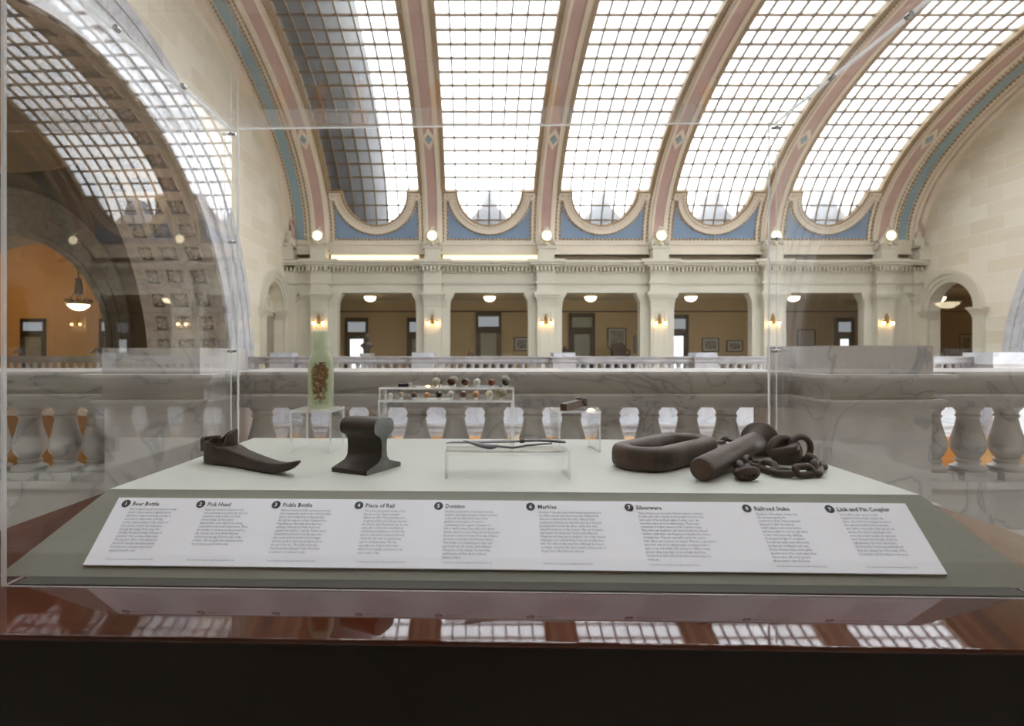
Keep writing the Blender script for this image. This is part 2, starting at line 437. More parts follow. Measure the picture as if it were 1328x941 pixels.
def s_low(x, xc):
    dx = abs(x-xc)
    return S_SH-DU*math.sqrt(max(0, 1-(dx/RU)**2)) if dx < RU else S_SH
# ceiling shell
cb = MB()
def patch(mb, xs, slo, shi, h=0, n=60, mi=0):
    for a, b in zip(xs[:-1], xs[1:]):
        vs = []; fs = []
        for i in range(n+1):
            t = i/n
            sa = slo(a)+(shi(a)-slo(a))*t; sb = slo(b)+(shi(b)-slo(b))*t
            vs += [V3(a, sa, h), V3(b, sb, h)]
        for i in range(n): fs.append((2*i, 2*i+1, 2*i+3, 2*i+2))
        mb.add(vs, fs, True, mi)
zero = lambda x: -.05
full = lambda x: S+.05
patch(cb, [XL-.4, RIBS[0]+.51], zero, full)
patch(cb, [RIBS[5]-.51, XR+.4], zero, full)
for r in RIBS[1:5]: patch(cb, [r-.51, r+.51], zero, full)
BAYC = [(RIBS[k]+RIBS[k+1])/2 for k in range(5)]
for xc in BAYC:
    xs = [xc-HW, xc-RU]+[xc+RU*math.sin(PI/2*i/12) for i in range(-11, 12)]+[xc+RU, xc+HW]
    patch(cb, xs, zero, lambda x: s_low(x, xc), n=16)
    patch(cb, xs, lambda x: S-s_low(x, xc), full, n=16)
ceiling = struct(cb.build('ceiling', M['vaultcream']))
# blue spandrel panels and their U shaped mouldings, one pair per bay
for xc in BAYC:
    b = MB(); hw = HW-.12
    xs = [xc-hw]+[xc-hw+2*hw*i/40 for i in range(1, 40)]+[xc+hw]
    def lim(x):
        dx = abs(x-xc); q = RU+.36
        return S_SH-.25-(0 if dx >= q else (DU+.1)*math.sqrt(1-(dx/q)**2))
    patch(b, xs, lambda x: .10, lim, h=.02, n=8)
    bl = b.build('spandrel_panel', M['blue'], ceiling)
    m = MB()
    path = [(xc+HW, S_SH)]+uarc(xc)+[(xc-HW, S_SH)]
    ribbon(m, path, .03, .33, -.01, .07, step=.3)
    ribbon(m, path, .03, .12, .05, .12, step=.3)
    ribbon(m, path, .27, .33, .05, .11, step=.3)
    m.build('arch_moulding', M['vaultcream'], ceiling)
    g = MB()
    beads(g, uarc(xc, dr=.36), .0, .02, .08, .16, .08)
    beads(g, [(xc-hw, .06), (xc+hw, .06)], 0, .0, .07, .16, .08)
    beads(g, [(xc-hw, .1), (xc-hw, S_SH-.2)], 0, .0, .07, .16, .08)
    beads(g, [(xc+hw, .1), (xc+hw, S_SH-.2)], 0, .0, .07, .16, .08)
    g.build('bead_moulding', M['bead'], ceiling)
# skylights
for k, xc in enumerate(BAYC):
    b = MB()
    xs = [xc-HW, xc-RU]+[xc+RU*math.sin(PI/2*i/12) for i in range(-11, 12)]+[xc+RU, xc+HW]
    patch(b, xs, lambda x: s_low(x, xc)-.02, lambda x: S-s_low(x, xc)+.02, h=-.12, n=70)
    w = struct(b.build('window_%d' % (k+1), M['frost']))
    m = MB()
    for i in range(1, 8):
        x = xc-HW+2*HW*i/8; q = .023
        ribbon(m, [(x, s_low(x, xc)), (x, S-s_low(x, xc))], -q, q, -.15, -.05)
    kk = -3
    while True:
        s = S_SH+DS*kk
        if s > S-S_BOT: break
        for (s_, ) in ((s,),):
            dd = S_SH-s if s < S_SH else (s-(S-S_SH) if s > S-S_SH else 0)
            if dd < DU:
                hwx = RU*math.sqrt(1-(dd/DU)**2) if dd > 0 else HW
                ribbon(m, [(xc-hwx, s), (xc+hwx, s)], -.023, .023, -.15, -.055)
        kk += 1
    m.build('glazing_bars', M['muntin'], w)
    m = MB()
    loop = [(xc+HW, S_SH)]+uarc(xc)+[(xc-HW, S_SH), (xc-HW, S-S_SH)]+uarc(xc, True)[::-1]+[(xc+HW, S-S_SH)]
    ribbon(m, loop, -.06, .06, -.2, .06, closed=True)
    m.build('window_frame', M['bead'], w)
    m = MB(); beads(m, loop, .09, .05, .13, .13, .06, closed=True)
    m.build('bead_moulding', M['bead'], w)

# ribs
for k, r in enumerate(RIBS):
    e = empty('vault_rib', (r, V3(0,0)[1], VZ))
    words = ['leftmost painted vault rib with pink stripe beside the dark skylight', 'painted vault rib between the dark skylight and its bright neighbour', 'third painted vault rib from the left, almost straight overhead', 'fourth painted vault rib from the left, leaning right', 'painted vault rib behind the right rear corner of the glass case', 'rightmost painted vault rib beside the pale block end wall']
    tag(e, words[k], 'rib', 'painted ribs of the vault')
    ln = [(r, -.02), (r, S+.02)]
    m = MB()
    ribbon(m, ln, -.40, .40, -.02, .08); ribbon(m, ln, -.30, -.20, .06, .13); ribbon(m, ln, .20, .30, .06, .13)
    m.build('rib_body', M['vaultcream'], e)
    m = MB(); ribbon(m, ln, -.19, .19, .06, .095); m.build('pink_stripe', M['pink'], e)
    m = MB(); beads(m, ln, -.45, -.01, .07, .16, .07); beads(m, ln, .45, -.01, .07, .16, .07); m.build('bead_moulding', M['bead'], e)
    sd = s_of_py(178)
    for s0 in (sd, S-sd):
        m = MB()
        m.prism([(r-.27, s0), (r, s0-.5), (r+.27, s0), (r, s0+.5)], lambda p: V3(p[0], p[1], .06), lambda p: V3(p[0], p[1], .12))
        o = m.build('diamond_surround', M['vaultcream'], e)
        m = MB()
        m.prism([(r-.13, s0), (r, s0-.22), (r+.13, s0), (r, s0+.22)], lambda p: V3(p[0], p[1], .1), lambda p: V3(p[0], p[1], .15))
        m.build('blue_diamond', M['teal'], e)
# end bands of the vault
for sx, x0, x1 in ((-1, RIBS[0]-.62, XL), (1, RIBS[5]+.62, XR)):
    m = MB(); a = x0+sx*.08; c = x0+sx*.42
    ribbon(m, [(min(a,c), .05), (min(a,c), S-.05)], -.34, 0, -.01, .03)
    m.build('teal_stripe', M['teal'], ceiling)
    m = MB()
    for q in (x0, x0+sx*.50): beads(m, [(q, .05), (q, S-.05)], 0, -.01, .07, .16, .08)
    m.build('bead_moulding', M['bead'], ceiling)
    m = MB()
    w = x0+sx*.75
    ribbon(m, [(w, 0), (w, S)], -.06, .06, -.01, .10); ribbon(m, [(x1-sx*.10, 0), (x1-sx*.10, S)], -.1, .1, -.01, .16)
    m.build('edge_moulding', M['vaultcream'], ceiling)
# roofs standing outside the skylights, seen softly through the glass
ro = MB()
xs = [-9+.5*i for i in range(10)]
def ro_lim(x): return S*.62 if x < BAYC[0]-.6 else S*.62-(x-BAYC[0]+.6)*S*.30
xs = [x for x in xs if x < BAYC[0]+.35]+[BAYC[0]+.35]
patch(ro, xs, lambda x: -.2, ro_lim, h=-1.0, n=40); patch(ro, xs, lambda x: -.2, ro_lim, h=-1.2, n=40)
ro.box(XL-1.2, XR+1, 25.5, 29.0, VZ-.75, VZ-.45)
tag(ro.build('outside_roof', M['slate']), 'dark slate roof seen through the left skylight', 'roof')
for k in range(1, 5):
    xc = BAYC[k]*1.05; g = MB(); y0 = 25.8; zb = VZ-.449
    g.prism([(xc-1.5, 0), (xc+1.5, 0), (xc+1.4, 1.05), (xc+.35, 2.1), (xc+.14, 2.75), (xc-.14, 2.75), (xc-.35, 2.1), (xc-1.4, 1.05)], lambda p: (p[0], y0, zb+p[1]), lambda p: (p[0], y0+1.2, zb+p[1]))
    tag(g.build('dormer', M['slatepale']), ['', 'grey gable shape outside the second skylight from the left', 'grey gable shape outside the middle skylight', 'grey gable shape outside the fourth skylight from the left', 'grey gable shape outside the rightmost skylight'][k], 'dormer', 'gables outside the skylights')

# ------------------------------------------------------------------ end walls with big marble arch and small arch
AZ, AR, AYC = E-.95, 8.95, 12.1
def vz_at(y):
    q = max(0, 1-((y-YC)/VA)**2); return VZ+VB*math.sqrt(q)
SA_Y, SA_R, SA_Z = 23.35, 1.12, E+1.70     # small arch opening
LOW = -6.5
def end_wall(name, x0, x1, niche):
    m = MB()
    ys = sorted(set([-.72, 24.95]+[-.72+25.67*i/90 for i in range(91)]+[AYC+AR*math.cos(PI*i/60) for i in range(61)]+[SA_Y+SA_R*math.cos(PI*i/20) for i in range(21)]+[AYC-AR-1e-3, AYC+AR+1e-3, SA_Y-SA_R-1e-3, SA_Y+SA_R+1e-3]))
    def low(y):
        if abs(y-AYC) <= AR: return AZ+math.sqrt(max(0, AR*AR-(y-AYC)**2))
        if abs(y-SA_Y) <= SA_R: return SA_Z+math.sqrt(max(0, SA_R**2-(y-SA_Y)**2))
        return LOW
    for a, b in zip(ys[:-1], ys[1:]):
        ta, tb = max(vz_at(a), low(a)+.01)+.25, max(vz_at(b), low(b)+.01)+.25
        la, lb = low(a), low(b)
        mid = (a+b)/2
        if (abs(mid-AYC) > AR and abs(mid-SA_Y) > SA_R): la = lb = LOW
        m.hexa([(x0,a,la),(x1,a,la),(x1,b,lb),(x0,b,lb),(x0,a,ta),(x1,a,ta),(x1,b,tb),(x0,b,tb)])
    return struct(m.build(name, M['ash']))
end_wall('wall_left', XL-.45, XL, True)
end_wall('wall_right', XR, XR+.45, False)
def arch_path(yc, zc, r, zlow, n=48):
    return [(yc-r, zlow)]+[(yc-r*math.cos(PI*i/n), zc+r*math.sin(PI*i/n)) for i in range(n+1)]+[(yc+r, zlow)]
def arch_ring(m, yc, zc, ri, ro, x0, x1, zlow, n=48, mi=0):
    a = arch_path(yc, zc, ri, zlow, n); b = arch_path(yc, zc, ro, zlow, n)
    rings = [[(x0,p[0],p[1]),(x0,q[0],q[1]),(x1,q[0],q[1]),(x1,p[0],p[1])] for p, q in zip(a, b)]
    m.loft(rings, smooth=False, mi=mi)
# big arches
for sx, X, nm, lb in ((-1, XL, 'left', 'huge round marble arch with coffered underside in the left end wall'), (1, XR, 'right', 'marble arch edge rising at the far right of the pale block wall')):
    e = empty('marble_arch', (X, AYC, 0)); tag(e, lb, 'arch')
    m = MB(); T = 2.6
    arch_ring(m, AYC, AZ, AR-.25, AR+.02, X+sx*0.0, X-sx*.09, LOW)
    arch_ring(m, AYC, AZ, AR-.62, AR-.20, X+sx*0.45, X-sx*.05, LOW)
    arch_ring(m, AYC, AZ, AR-1.05, AR-.55, X+sx*0.50, X-sx*.0, LOW)
    arch_ring(m, AYC, AZ, AR-1.5, AR-.98, X+sx*0.60, X+sx*.12, LOW)
    m.build('archivolt', M['marblelite'], e)
    m = MB(); ri = AR-1.55
    # coffered soffit: ribs standing on a recessed barrel
    arch_ring(m, AYC, AZ, ri+.15, ri+.7, X+sx*.2, X+sx*T, LOW)
    n = 30; cw = T-.35
    for j, (a, b) in enumerate(((.2,.52),(1.08,1.30),(1.86,2.08),(2.5,2.85))):
        arch_ring(m, AYC, AZ, ri, ri+.3, X+sx*a, X+sx*b, LOW)
    for i in range(-6, n+7):
        if i < 0 or i > n:
            z = AZ-(.77*(-i) if i < 0 else .77*(i-n))
            y = AYC+ri+.15 if i < 0 else AYC-ri-.15
            m.box(min(X+sx*.2, X+sx*2.6), max(X+sx*.2, X+sx*2.6), y-.16, y+.16, z-.16, z+.16)
        else:
            a = PI*i/n
            R = Matrix.Translation((X+sx*1.4, AYC+(ri+.15)*math.cos(a), AZ+(ri+.15)*math.sin(a))) @ Matrix.Rotation(a-PI/2, 4, 'X')
            m.box(-1.2, 1.2, -.15, .15, -.15, .15, M4=R)
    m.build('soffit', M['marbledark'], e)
    if sx < 0:
        rm = MB(); rm.lathe([(.27,-.0),(.27,.03),(.22,.06),(.18,.03),(.14,.08),(.06,.12),(.01,.12)], seg=10)
        for j in range(6): rm.sphere((.17*math.cos(PI/3*j), .17*math.sin(PI/3*j), .05), .07, 8, 6)
        rme = rm.build('rosette', M['marbledark']); rdat = rme.data; bpy.data.objects.remove(rme)
        for i in range(-6, n//2-2):
            for xx in (.80, 1.58, 2.29):
                if i < 0: p = Vector((X+sx*xx, AYC+ri+.15, AZ-.77*(-i)+.38)); a = 0
                else:
                    a = PI*(i+.5)/n; p = Vector((X+sx*xx, AYC+(ri+.15)*math.cos(a), AZ+(ri+.15)*math.sin(a)))
                inward = Vector((0, -math.cos(a), -math.sin(a)))
                o = bpy.data.objects.new('rosette', rdat); COL.objects.link(o); o.parent = e
                o.matrix_local = WM[e.name].inverted() @ Matrix.Translation(p) @ inward.to_track_quat('Z','X').to_matrix().to_4x4()
                WM[o.name] = WM[e.name]
# small arches
for sx, X, lb in ((-1, XL, 'small round headed stone doorway in the left end wall'), (1, XR, 'small round headed stone doorway in the right end wall')):
    e = empty('small_arch', (X, SA_Y, 0)); tag(e, lb, 'arch')
    m = MB(); s = -sx
    arch_ring(m, SA_Y, SA_Z, SA_R-.02, SA_R+.16, X-sx*0, X+s*.08, 0, 24)
    arch_ring(m, SA_Y, SA_Z, SA_R+.14, SA_R+.34, X, X+s*.13, SA_Z, 24)
    arch_ring(m, SA_Y, SA_Z, SA_R+.32, SA_R+.46, X, X+s*.17, SA_Z, 24)
    m.build('archivolt', M['stone'], e)
    for q in (-1, 1):
        m = MB(); yy = SA_Y+q*(SA_R+.22)
        m.box(min(X-sx*0,X+s*.12), max(X,X+s*.12), yy-.22, yy+.22, 0, SA_Z-.1)
        m.build('jamb', M['stone'], e)
        m = MB()
        for z0, z1, o in ((-.34,-.22,.02),(-.22,-.12,.06),(-.12,-.04,.10),(-.04,.02,.14)):
            m.box(min(X+sx*.3, X+s*(.12+o)), max(X+sx*.3, X+s*(.12+o)), yy-.24-o, yy+.24+o, SA_Z+z0, SA_Z+z1)
        m.build('capital', M['stone'], e)
    if sx < 0:
        m = MB(); m.box(X-.42, X-.36, SA_Y-SA_R, SA_Y+SA_R, SA_Z-.18, SA_Z+.02); 
        m.box(X-.40, X-.25, SA_Y-SA_R, SA_Y+SA_R, SA_Z-.06, SA_Z+.05)
        m.box(X-.50, X-.44, SA_Y-SA_R-.1, SA_Y+SA_R+.1, 0, SA_Z+SA_R+.1)
        m.build('tympanum', M['stone'], e)
        m = MB()
        for gy in range(-2, 3):
            for gz in range(0, 3):
                y = SA_Y+gy*.42; z = SA_Z+.25+gz*.40
                if math.hypot(y-SA_Y, z-SA_Z) < SA_R-.2: m.lathe([(.17,0),(.17,.06),(.12,.07),(.1,.03),(.01,.03)], M4=Matrix.Translation((X-.44, y, z)) @ Matrix.Rotation(PI/2, 4, 'Y'), seg=10)
        m.build('coffer_ornament', M['cream'], e)
        m = MB(); m.box(X-.42, X-.36, SA_Y-SA_R+.05, SA_Y+SA_R-.05, 0, SA_Z-.2)
        m.build('door_panel', plain('grey_door', (.30,.27,.22), .5, .06), e)

# ------------------------------------------------------------------ floors, corridor, lower storey
def slab(name, x0, x1, y0, y1, z0, z1, mat):
    return struct(MB().box(x0, x1, y0, y1, z0, z1).build(name, mat))
slab('floor', -12, 24, -8, 4.75, -.6, 0, M['floorstone'])
ff = MB(); ff.box(XL-.4, XR+.4, 19.75, 31.2, -1.1, 0); ff.box(XR+.4, 34, 19.75, 31.2, -1.1, 0)
struct(ff.build('floor_far', M['floorstone']))
lf = slab('floor_lower', -46, 34, -8, 42, LOW-.3, LOW, M['floorwood'])
# marble fascia under the far gallery
m = MB()
m.box(XL, XR, 19.55, 19.9, -1.08, .30); m.box(XL, XR, 19.35, 19.9, -1.18, -1.08); m.box(XL, XR, 19.48, 19.9, -1.32, -1.18); m.box(XL, XR, 19.42, 19.9, -1.38, -1.32); m.box(XL, XR, 19.52, 19.9, -1.55, -1.38)
struct(m.build('trim_1', M['marblelite']))
m = MB(); m.box(-46, 34, 25.0, 25.4, LOW, -1.1)
struct(m.build('wall_lower', M['orange']))
m = MB()
for x in [XL+.2+i*4.76/2 for i in range(13)]:
    if x < XR: m.box(x-.28, x+.28, 24.6, 25.1, LOW, -1.1)
struct(m.build('trim_2', M['cream']))
for i in range(6): lamp('unseen_lower_storey_light', (RIBS[i]+2, 22.8, -1.6), 42, (1,.66,.32), .15)  # unseen lights added to warm the lower storey, hidden behind the fascia
lamp('unseen_lower_storey_light', (-14, 16, -2.5), 90, (1,.70,.40), .4)  # another unseen added light, beyond the left edge of the view
# corridor
CZ = E+2.76
m = MB(); m.box(-9.5, 34, 31.0, 31.3, 0, CZ+.3)
m.box(-9.6, 34, 30.93, 31.0, E+2.14, E+2.20, mi=1)
m.box(-9.6, 34, 30.90, 31.0, CZ-.12, CZ, mi=2)
struct(m.build('wall_corridor', [M['tan'], M['darkwood'], M['tanceil']]))
slab('ceiling_corridor', -9.5, 34, 25.15, 31.2, CZ, CZ+.25, M['tanceil'])
m = MB(); m.box(XR+.45, 34, 20.3, 25.15, CZ+.6, CZ+.8); struct(m.build('ceiling_passage', M['tanceil']))
m = MB(); m.box(XR+.45, 34, 20.1, 20.3, LOW, CZ+.8); m.box(33.8, 34, 20.3, 31, 0, CZ+.8); m.box(XR+.45, 34, 25.1, 25.15, CZ, CZ+.8); struct(m.build('wall_passage', M['tan']))
m = MB(); m.box(-9.5, -9.3, 24.9, 31, 0, CZ+.2); m.box(-9.5, XL-.4, 24.9, 25.1, 0, CZ+.3); struct(m.build('wall_corridor_left', M['tan']))
# near side: header wall above camera and corridor behind it
m = MB(); m.box(XL-.4, XR+.4, -1.1, -.7, 3.75, VZ+.3); m.box(XL-.4, XR+.4, -.7, -.45, E+3.57, E+3.85); struct(m.build('wall_front', M['stone']))
m = MB(); m.box(-12, 24, -8.2, -8, -.1, 5); m.box(-12.2, -12, -8.2, 1, -.1, 5); m.box(24, 24.2, -8.2, 1, -.1, 5); struct(m.build('wall_behind', M['tan']))
slab('ceiling_behind', -12, 24, -8.2, -.9, 4.0, 4.2, M['tanceil'])
m = MB(); m.box(XL-.4, XR+.4, 4.3, 4.75, LOW, -.05); struct(m.build('wall_lower_near', M['marble']))

# ------------------------------------------------------------------ far colonnade
YF = 24.9
m = MB()
m.box(XL, XR, YF, YF+.35, E+2.53, E+3.45)            # architrave and frieze
m.box(XL, XR, YF-.04, YF+.3, E+2.53, E+2.62); m.box(XL, XR, YF-.07, YF+.3, E+2.90, E+2.99); m.box(XL, XR, YF-.10, YF+.3, E+2.96, E+3.0)
m.box(XL, XR, YF-.06, YF+.3, E+3.38, E+3.46); m.box(XL, XR, YF-.22, YF+.3, E+3.60, E+3.66)
m.box(XL, XR, YF-.40, YF+.3, E+3.66, E+3.78); m.box(XL, XR, YF-.50, YF+.3, E+3.76, E+3.86)
m.box(XL, XR, YF, YF+.3, E+3.4, E+3.66)
struct(m.build('wall_back', M['stone']))
wb = bpy.data.objects['wall_back']
m = MB(); x = XL+.08
while x < XR:
    m.box(x, x+.085, YF-.24, YF, E+3.44, E+3.60); x += .165
m.build('dentils', M['stone'], wb)
# attic band above the cornice, with the recessed light cove
m = MB()
m.box(XL, XR, YF-.02, YF+.3, E+4.16, VZ+.06); m.box(XL, XR, YF-.07, YF+.3, E+4.16, E+4.26); m.box(XL, XR, YF-.06, YF+.3, E+4.56, E+4.64)
struct(m.build('trim_3', M['cream']))
m = MB(); m.box(XL, XR, YF+.32, YF+.6, E+3.7, VZ+.4); m.box(XL,XR, YF+.3, YF+.6, VZ+.05, VZ+.4)
struct(m.build('trim_4', plain('cove_recess', (.35,.29,.2), .7, .05)))
for k in (0, 1):
    a, b = RIBS[k]+.42, RIBS[k+1]-(.62 if k == 0 else .3)
    e = tag(empty('cove_light', ((a+b)/2, YF+.15, E+3.9)), ['glowing strip light above the cornice in the leftmost bay', 'glowing strip light above the cornice in the second bay from the left'][k], 'light', 'strip lights above the cornice')
    m = MB(); m.box(a, b, YF+.05, YF+.25, E+3.88, E+4.15); m.build('light_tube', M['cove'], e)
    m = MB(); m.box(a, b, YF+.0, YF+.28, E+3.86, E+3.885); m.build('tray', M['cream'], e)
# pilasters
def pilaster():
    e = empty('pilaster', (0, YF, 0))
    m = MB(); m.box(-.72, .72, YF, YF+.4, 0, E+2.10); m.box(-.36, .36, YF-.30, YF+.1, 0, E+2.10)
    m.box(-.78, .78, YF-.06, YF+.4, 0, .35); m.box(-.42, .42, YF-.36, YF+.1, 0, .35)
    m.build('shaft', M['stone'], e)
    m = MB()
    for z0, z1, o in ((E+1.98,E+2.03,.03),(E+2.10,E+2.22,.02),(E+2.22,E+2.32,.06),(E+2.32,E+2.42,.12),(E+2.42,E+2.53,.17)):
        m.box(-.72-o, .72+o, YF-.02-o*.4, YF+.4+o*.2, z0, z1); m.box(-.36-o, .36+o, YF-.30-o, YF+.1, z0, z1)
    m.build('capital', M['stone'], e)
    m = MB()
    for a, b, z0, z1 in ((-.24,-.21,.5,E+1.75),(.21,.24,.5,E+1.75),(-.24,.24,E+1.72,E+1.75)): m.box(a, b, YF-.325, YF-.295, z0, z1)
    m.build('panel_moulding', M['cream'], e)
    m = MB()
    for z0, z1, o in ((E+2.53,E+2.62,.04),(E+2.62,E+2.92,0),(E+2.90,E+3.0,.07),(E+3.0,E+3.40,0),(E+3.38,E+3.46,.04),(E+3.46,E+3.60,-.03),(E+3.60,E+3.68,.16),(E+3.68,E+3.80,.32),(E+3.78,E+3.90,.42)):
        m.box(-.38-o, .38+o, YF-.30-o*.7, YF+.1, z0, z1)
    x = -.42
    while x < .40: m.box(x, x+.085, YF-.50, YF-.28, E+3.44, E+3.60); x += .165
    m.build('entablature_block', M['stone'], e)
    m = MB(); m.box(-.33, .33, YF-.52, YF+.05, E+3.88, E+4.40); m.box(-.38, .38, YF-.56, YF+.05, E+4.34, E+4.42)
    m.build('attic_block', M['stone'], e)
    return e
pl = pilaster()
plw = ['cream stone pilaster behind the green bottle, leftmost', 'cream stone pilaster second from the left, above the far railing', 'cream stone pilaster third from the left, between two hall openings', 'cream stone pilaster fourth from the left, behind the empty middle of the case', 'cream stone pilaster behind the right rear corner of the glass case', 'cream stone pilaster nearest the right end wall']
for k, r in enumerate(RIBS):
    o = pl if k == 0 else copy_tree(pl)
    o.location = (r, YF, 0); tag(o, plw[k], 'pilaster', 'pilasters of the far gallery')
# corner pieces beside the end walls
m = MB(); m.box(XL, RIBS[0]-.70, YF+.02, YF+.4, 0, E+2.55); m.box(RIBS[5]+.70, XR, YF+.02, YF+.4, 0, E+2.55); struct(m.build('wall_back_ends', M['stone']))
for sx, X in ((-1, XL), (1, XR)):
    m = MB(); a, b = sorted((X, X-sx*.42))
    m.box(a, b, YF-.12, YF+.4, 0, E+2.1)
    for z0, z1, o in ((E+2.10,E+2.22,.03),(E+2.22,E+2.42,.08),(E+2.42,E+2.53,.14),(E+2.53,E+3.45,.0),(E+2.9,E+3,.06),(E+3.6,E+3.72,.08),(E+3.7,E+3.9,.14)):
        a2, b2 = sorted((X, X-sx*(.42+o))); m.box(a2, b2, YF-.14-o, YF+.2, z0, z1)
    a2, b2 = sorted((X, X-sx*.45)); m.box(a2, b2, YF-.50, YF+.2, E+3.88, E+4.38); m.box(a2, b2, YF-.55, YF+.2, E+4.32, E+4.40)
    mw = MB(); 
    tag(m.build('corner_pilaster', M['stone']), 'narrow cream stone pilaster in the %s corner of the far gallery' % ('left' if sx < 0 else 'right'), 'pilaster')
    # carved figure on top
    e = empty('carved_figure', (X-sx*.25, YF-.2, E+4.40)); tag(e, 'carved crouching figure with a reddish scroll on the ledge in the %s corner' % ('left' if sx < 0 else 'right'), 'sculpture')
    m = MB(); bx, by, bz = X-sx*.25, YF-.2, E+4.40
    rings = []
    for z, rx, ry, ox in ((0,.24,.18,0),(.10,.26,.2,0),(.2,.2,.17,.02),(.3,.23,.18,.02),(.42,.15,.14,.0),(.5,.09,.09,-.02),(.56,.12,.12,-.03),(.66,.12,.12,-.03),(.74,.05,.05,-.03)):
        rings.append([(bx+ox+rx*math.cos(2*PI*j/14)*(1+.12*math.sin(5*2*PI*j/14+z*20)), by+ry*math.sin(2*PI*j/14), bz+z) for j in range(14)])
    m.loft(rings); m.sphere((bx+.17,by-.15,bz+.12), .11, 10, 8); m.sphere((bx-.17,by-.15,bz+.12), .11, 10, 8)
    m.build('figure', M['stone'], e)
    m = MB(); pts = [(bx-.12+.10*math.cos(t)*(1-t/9)+.03*t, by, bz+.55+.16*t-.05*math.sin(t*1.5)) for t in [i*.35 for i in range(12)]]
    pts = [(bx-sx*-.02+.13*math.sin(t*PI), by, bz+.35+.75*t) for t in [i/10 for i in range(11)]]+[(bx+.10+.09*math.cos(a), by, bz+1.10+.09*math.sin(a)-.0) for a in [PI*.9-i*.5 for i in range(9)]]
    m.tube(pts, [.10-.003*i for i in range(len(pts))], 8)
    m.build('scroll', M['pink'], e)
# globe lamps on the attic blocks
def globe_lamp():
    e = empty('globe_lamp', (0, 24.35, E+4.42)); y = 24.45; z = E+4.42
    m = MB(); m.sphere((0, y-.12, z+.44), .175, 20, 14); m.build('globe', M['globe'], e)
    m = MB()
    m.tube([(.215*math.cos(a), y-.10, z+.44+.215*math.sin(a)) for a in [2*PI*i/28 for i in range(28)]], .05, 8, closed=True)
    for i in range(14):
        a = 2*PI*i/14; m.sphere((.235*math.cos(a), y-.14, z+.44+.235*math.sin(a)), .042, 8, 6)
    m.build('wreath', M['stone'], e)
    m = MB()
    m.prism([(-.40,0),(.40,0),(.37,.16),(.26,.22),(.20,.42),(.12,.52),(-.12,.52),(-.20,.42),(-.26,.22),(-.37,.16)], lambda p: (p[0], y+.02, z+p[1]), lambda p: (p[0], y+.25, z+p[1]))
    for q in (-1, 1):
        pts = [(q*(.28+.12*(1-t)*math.cos(5.5*t)), y-.02, z+.14+.12*(1-t)*math.sin(5.5*t)) for t in [i/12 for i in range(11)]]
        m.tube(pts, .045, 8)
        m.tube([(q*.36, y-.02, z+.06), (q*.30, y-.03, z+.24), (q*.24, y-.02, z+.34)], .05, 8)
    m.sphere((0, y-.1, z+.10), .08, 10, 8, sc=(1,1,1.2)); m.sphere((0, y-.02, z+.76), .08, 10, 8, sc=(1.4,.8,1))
    m.build('cartouche', M['stone'], e)
    return e
gl = globe_lamp()
gw = ['leftmost lit globe lamp on the cornice, above the green bottle', 'lit globe lamp second from the left on the cornice', 'lit globe lamp third from the left on the cornice', 'lit globe lamp fourth from the left on the cornice', 'lit globe lamp behind the right rear edge of the glass case', 'lit globe lamp on the cornice nearest the right end wall']
for k, r in enumerate(RIBS):
    o = gl if k == 0 else copy_tree(gl)
    o.location = (r, 24.35, E+4.42); tag(o, gw[k], 'lamp', 'globe lamps along the cornice')
# wall sconces
def sconce():
    e = empty('wall_sconce', (0, YF-.3, E+1.3)); y = YF-.30; z = E+1.3
    m = MB(); m.prism([(-.05,-.1),(.05,-.1),(.08,.05),(.06,.22),(0,.34),(-.06,.22),(-.08,.05)], lambda p: (p[0], y-.07, z+p[1]), lambda p: (p[0], y, z+p[1]))
    m.sphere((0, y-.08, z+.12), .07, 10, 8, sc=(1,.6,1.8)); m.build('backplate', M['brass'], e)
    for q in (-1, 1):
        m = MB(); m.tube([(0, y-.08, z-.02), (q*.07, y-.12, z-.06), (q*.15, y-.14, z-.01), (q*.17, y-.14, z+.08), (q*.185, y-.14, z+.03)], .016, 8)
        m.lathe([(.02,.07),(.045,.03),(.055,.0),(.03,-.02)], (q*.185, y-.14, z), 12)
        a = m.build('arm', M['brass'], e)
        m = MB(); m.sphere((q*.185, y-.14, z-.075), .055, 12, 8, sc=(1,1,1.1)); m.build('bulb', M['bulb'], a)
    return e
sc = sconce()
sw = ['leftmost brass twin bulb sconce, just above the green bottle', 'brass twin bulb sconce on the second pilaster from the left', 'brass twin bulb sconce on the third pilaster from the left', 'brass twin bulb sconce on the fourth pilaster from the left', 'brass twin bulb sconce behind the right rear edge of the glass case', 'brass twin bulb sconce nearest the right end wall']
for k, r in enumerate(RIBS):
    o = sc if k == 0 else copy_tree(sc)
    o.location = (r, YF-.3, E+1.3); tag(o, sw[k], 'sconce', 'sconces on the pilasters')
# corridor ceiling lamps
def bowl_lamp(loc):
    e = empty('ceiling_lamp', loc); x, y, z = loc
    m = MB(); m.lathe([(.02,-.30),(.10,-.29),(.20,-.24),(.27,-.15),(.29,-.06)], loc, 24); m.build('glass_bowl', M['bowl'], e)
    m = MB(); m.lathe([(.29,-.07),(.33,-.06),(.33,-.02),(.20,0.0)], loc, 24); m.build('rim', M['brass'], e)
    return e
cl = bowl_lamp((0, 28.3, CZ))
cw = ['ceiling bowl lamp in the hall opening behind the green bottle', 'ceiling bowl lamp in the second hall opening, above the marbles', 'ceiling bowl lamp in the middle hall opening', 'ceiling bowl lamp in the fourth hall opening from the left', 'ceiling bowl lamp in the rightmost hall opening']
for k, px in enumerate((480, 635, 766, 896, 1029)):
    o = cl if k == 0 else copy_tree(cl)
    o.location = ((px-CX)/F*28.3, 28.3, CZ); tag(o, cw[k], 'lamp', 'ceiling lamps in the hall behind the pilasters')
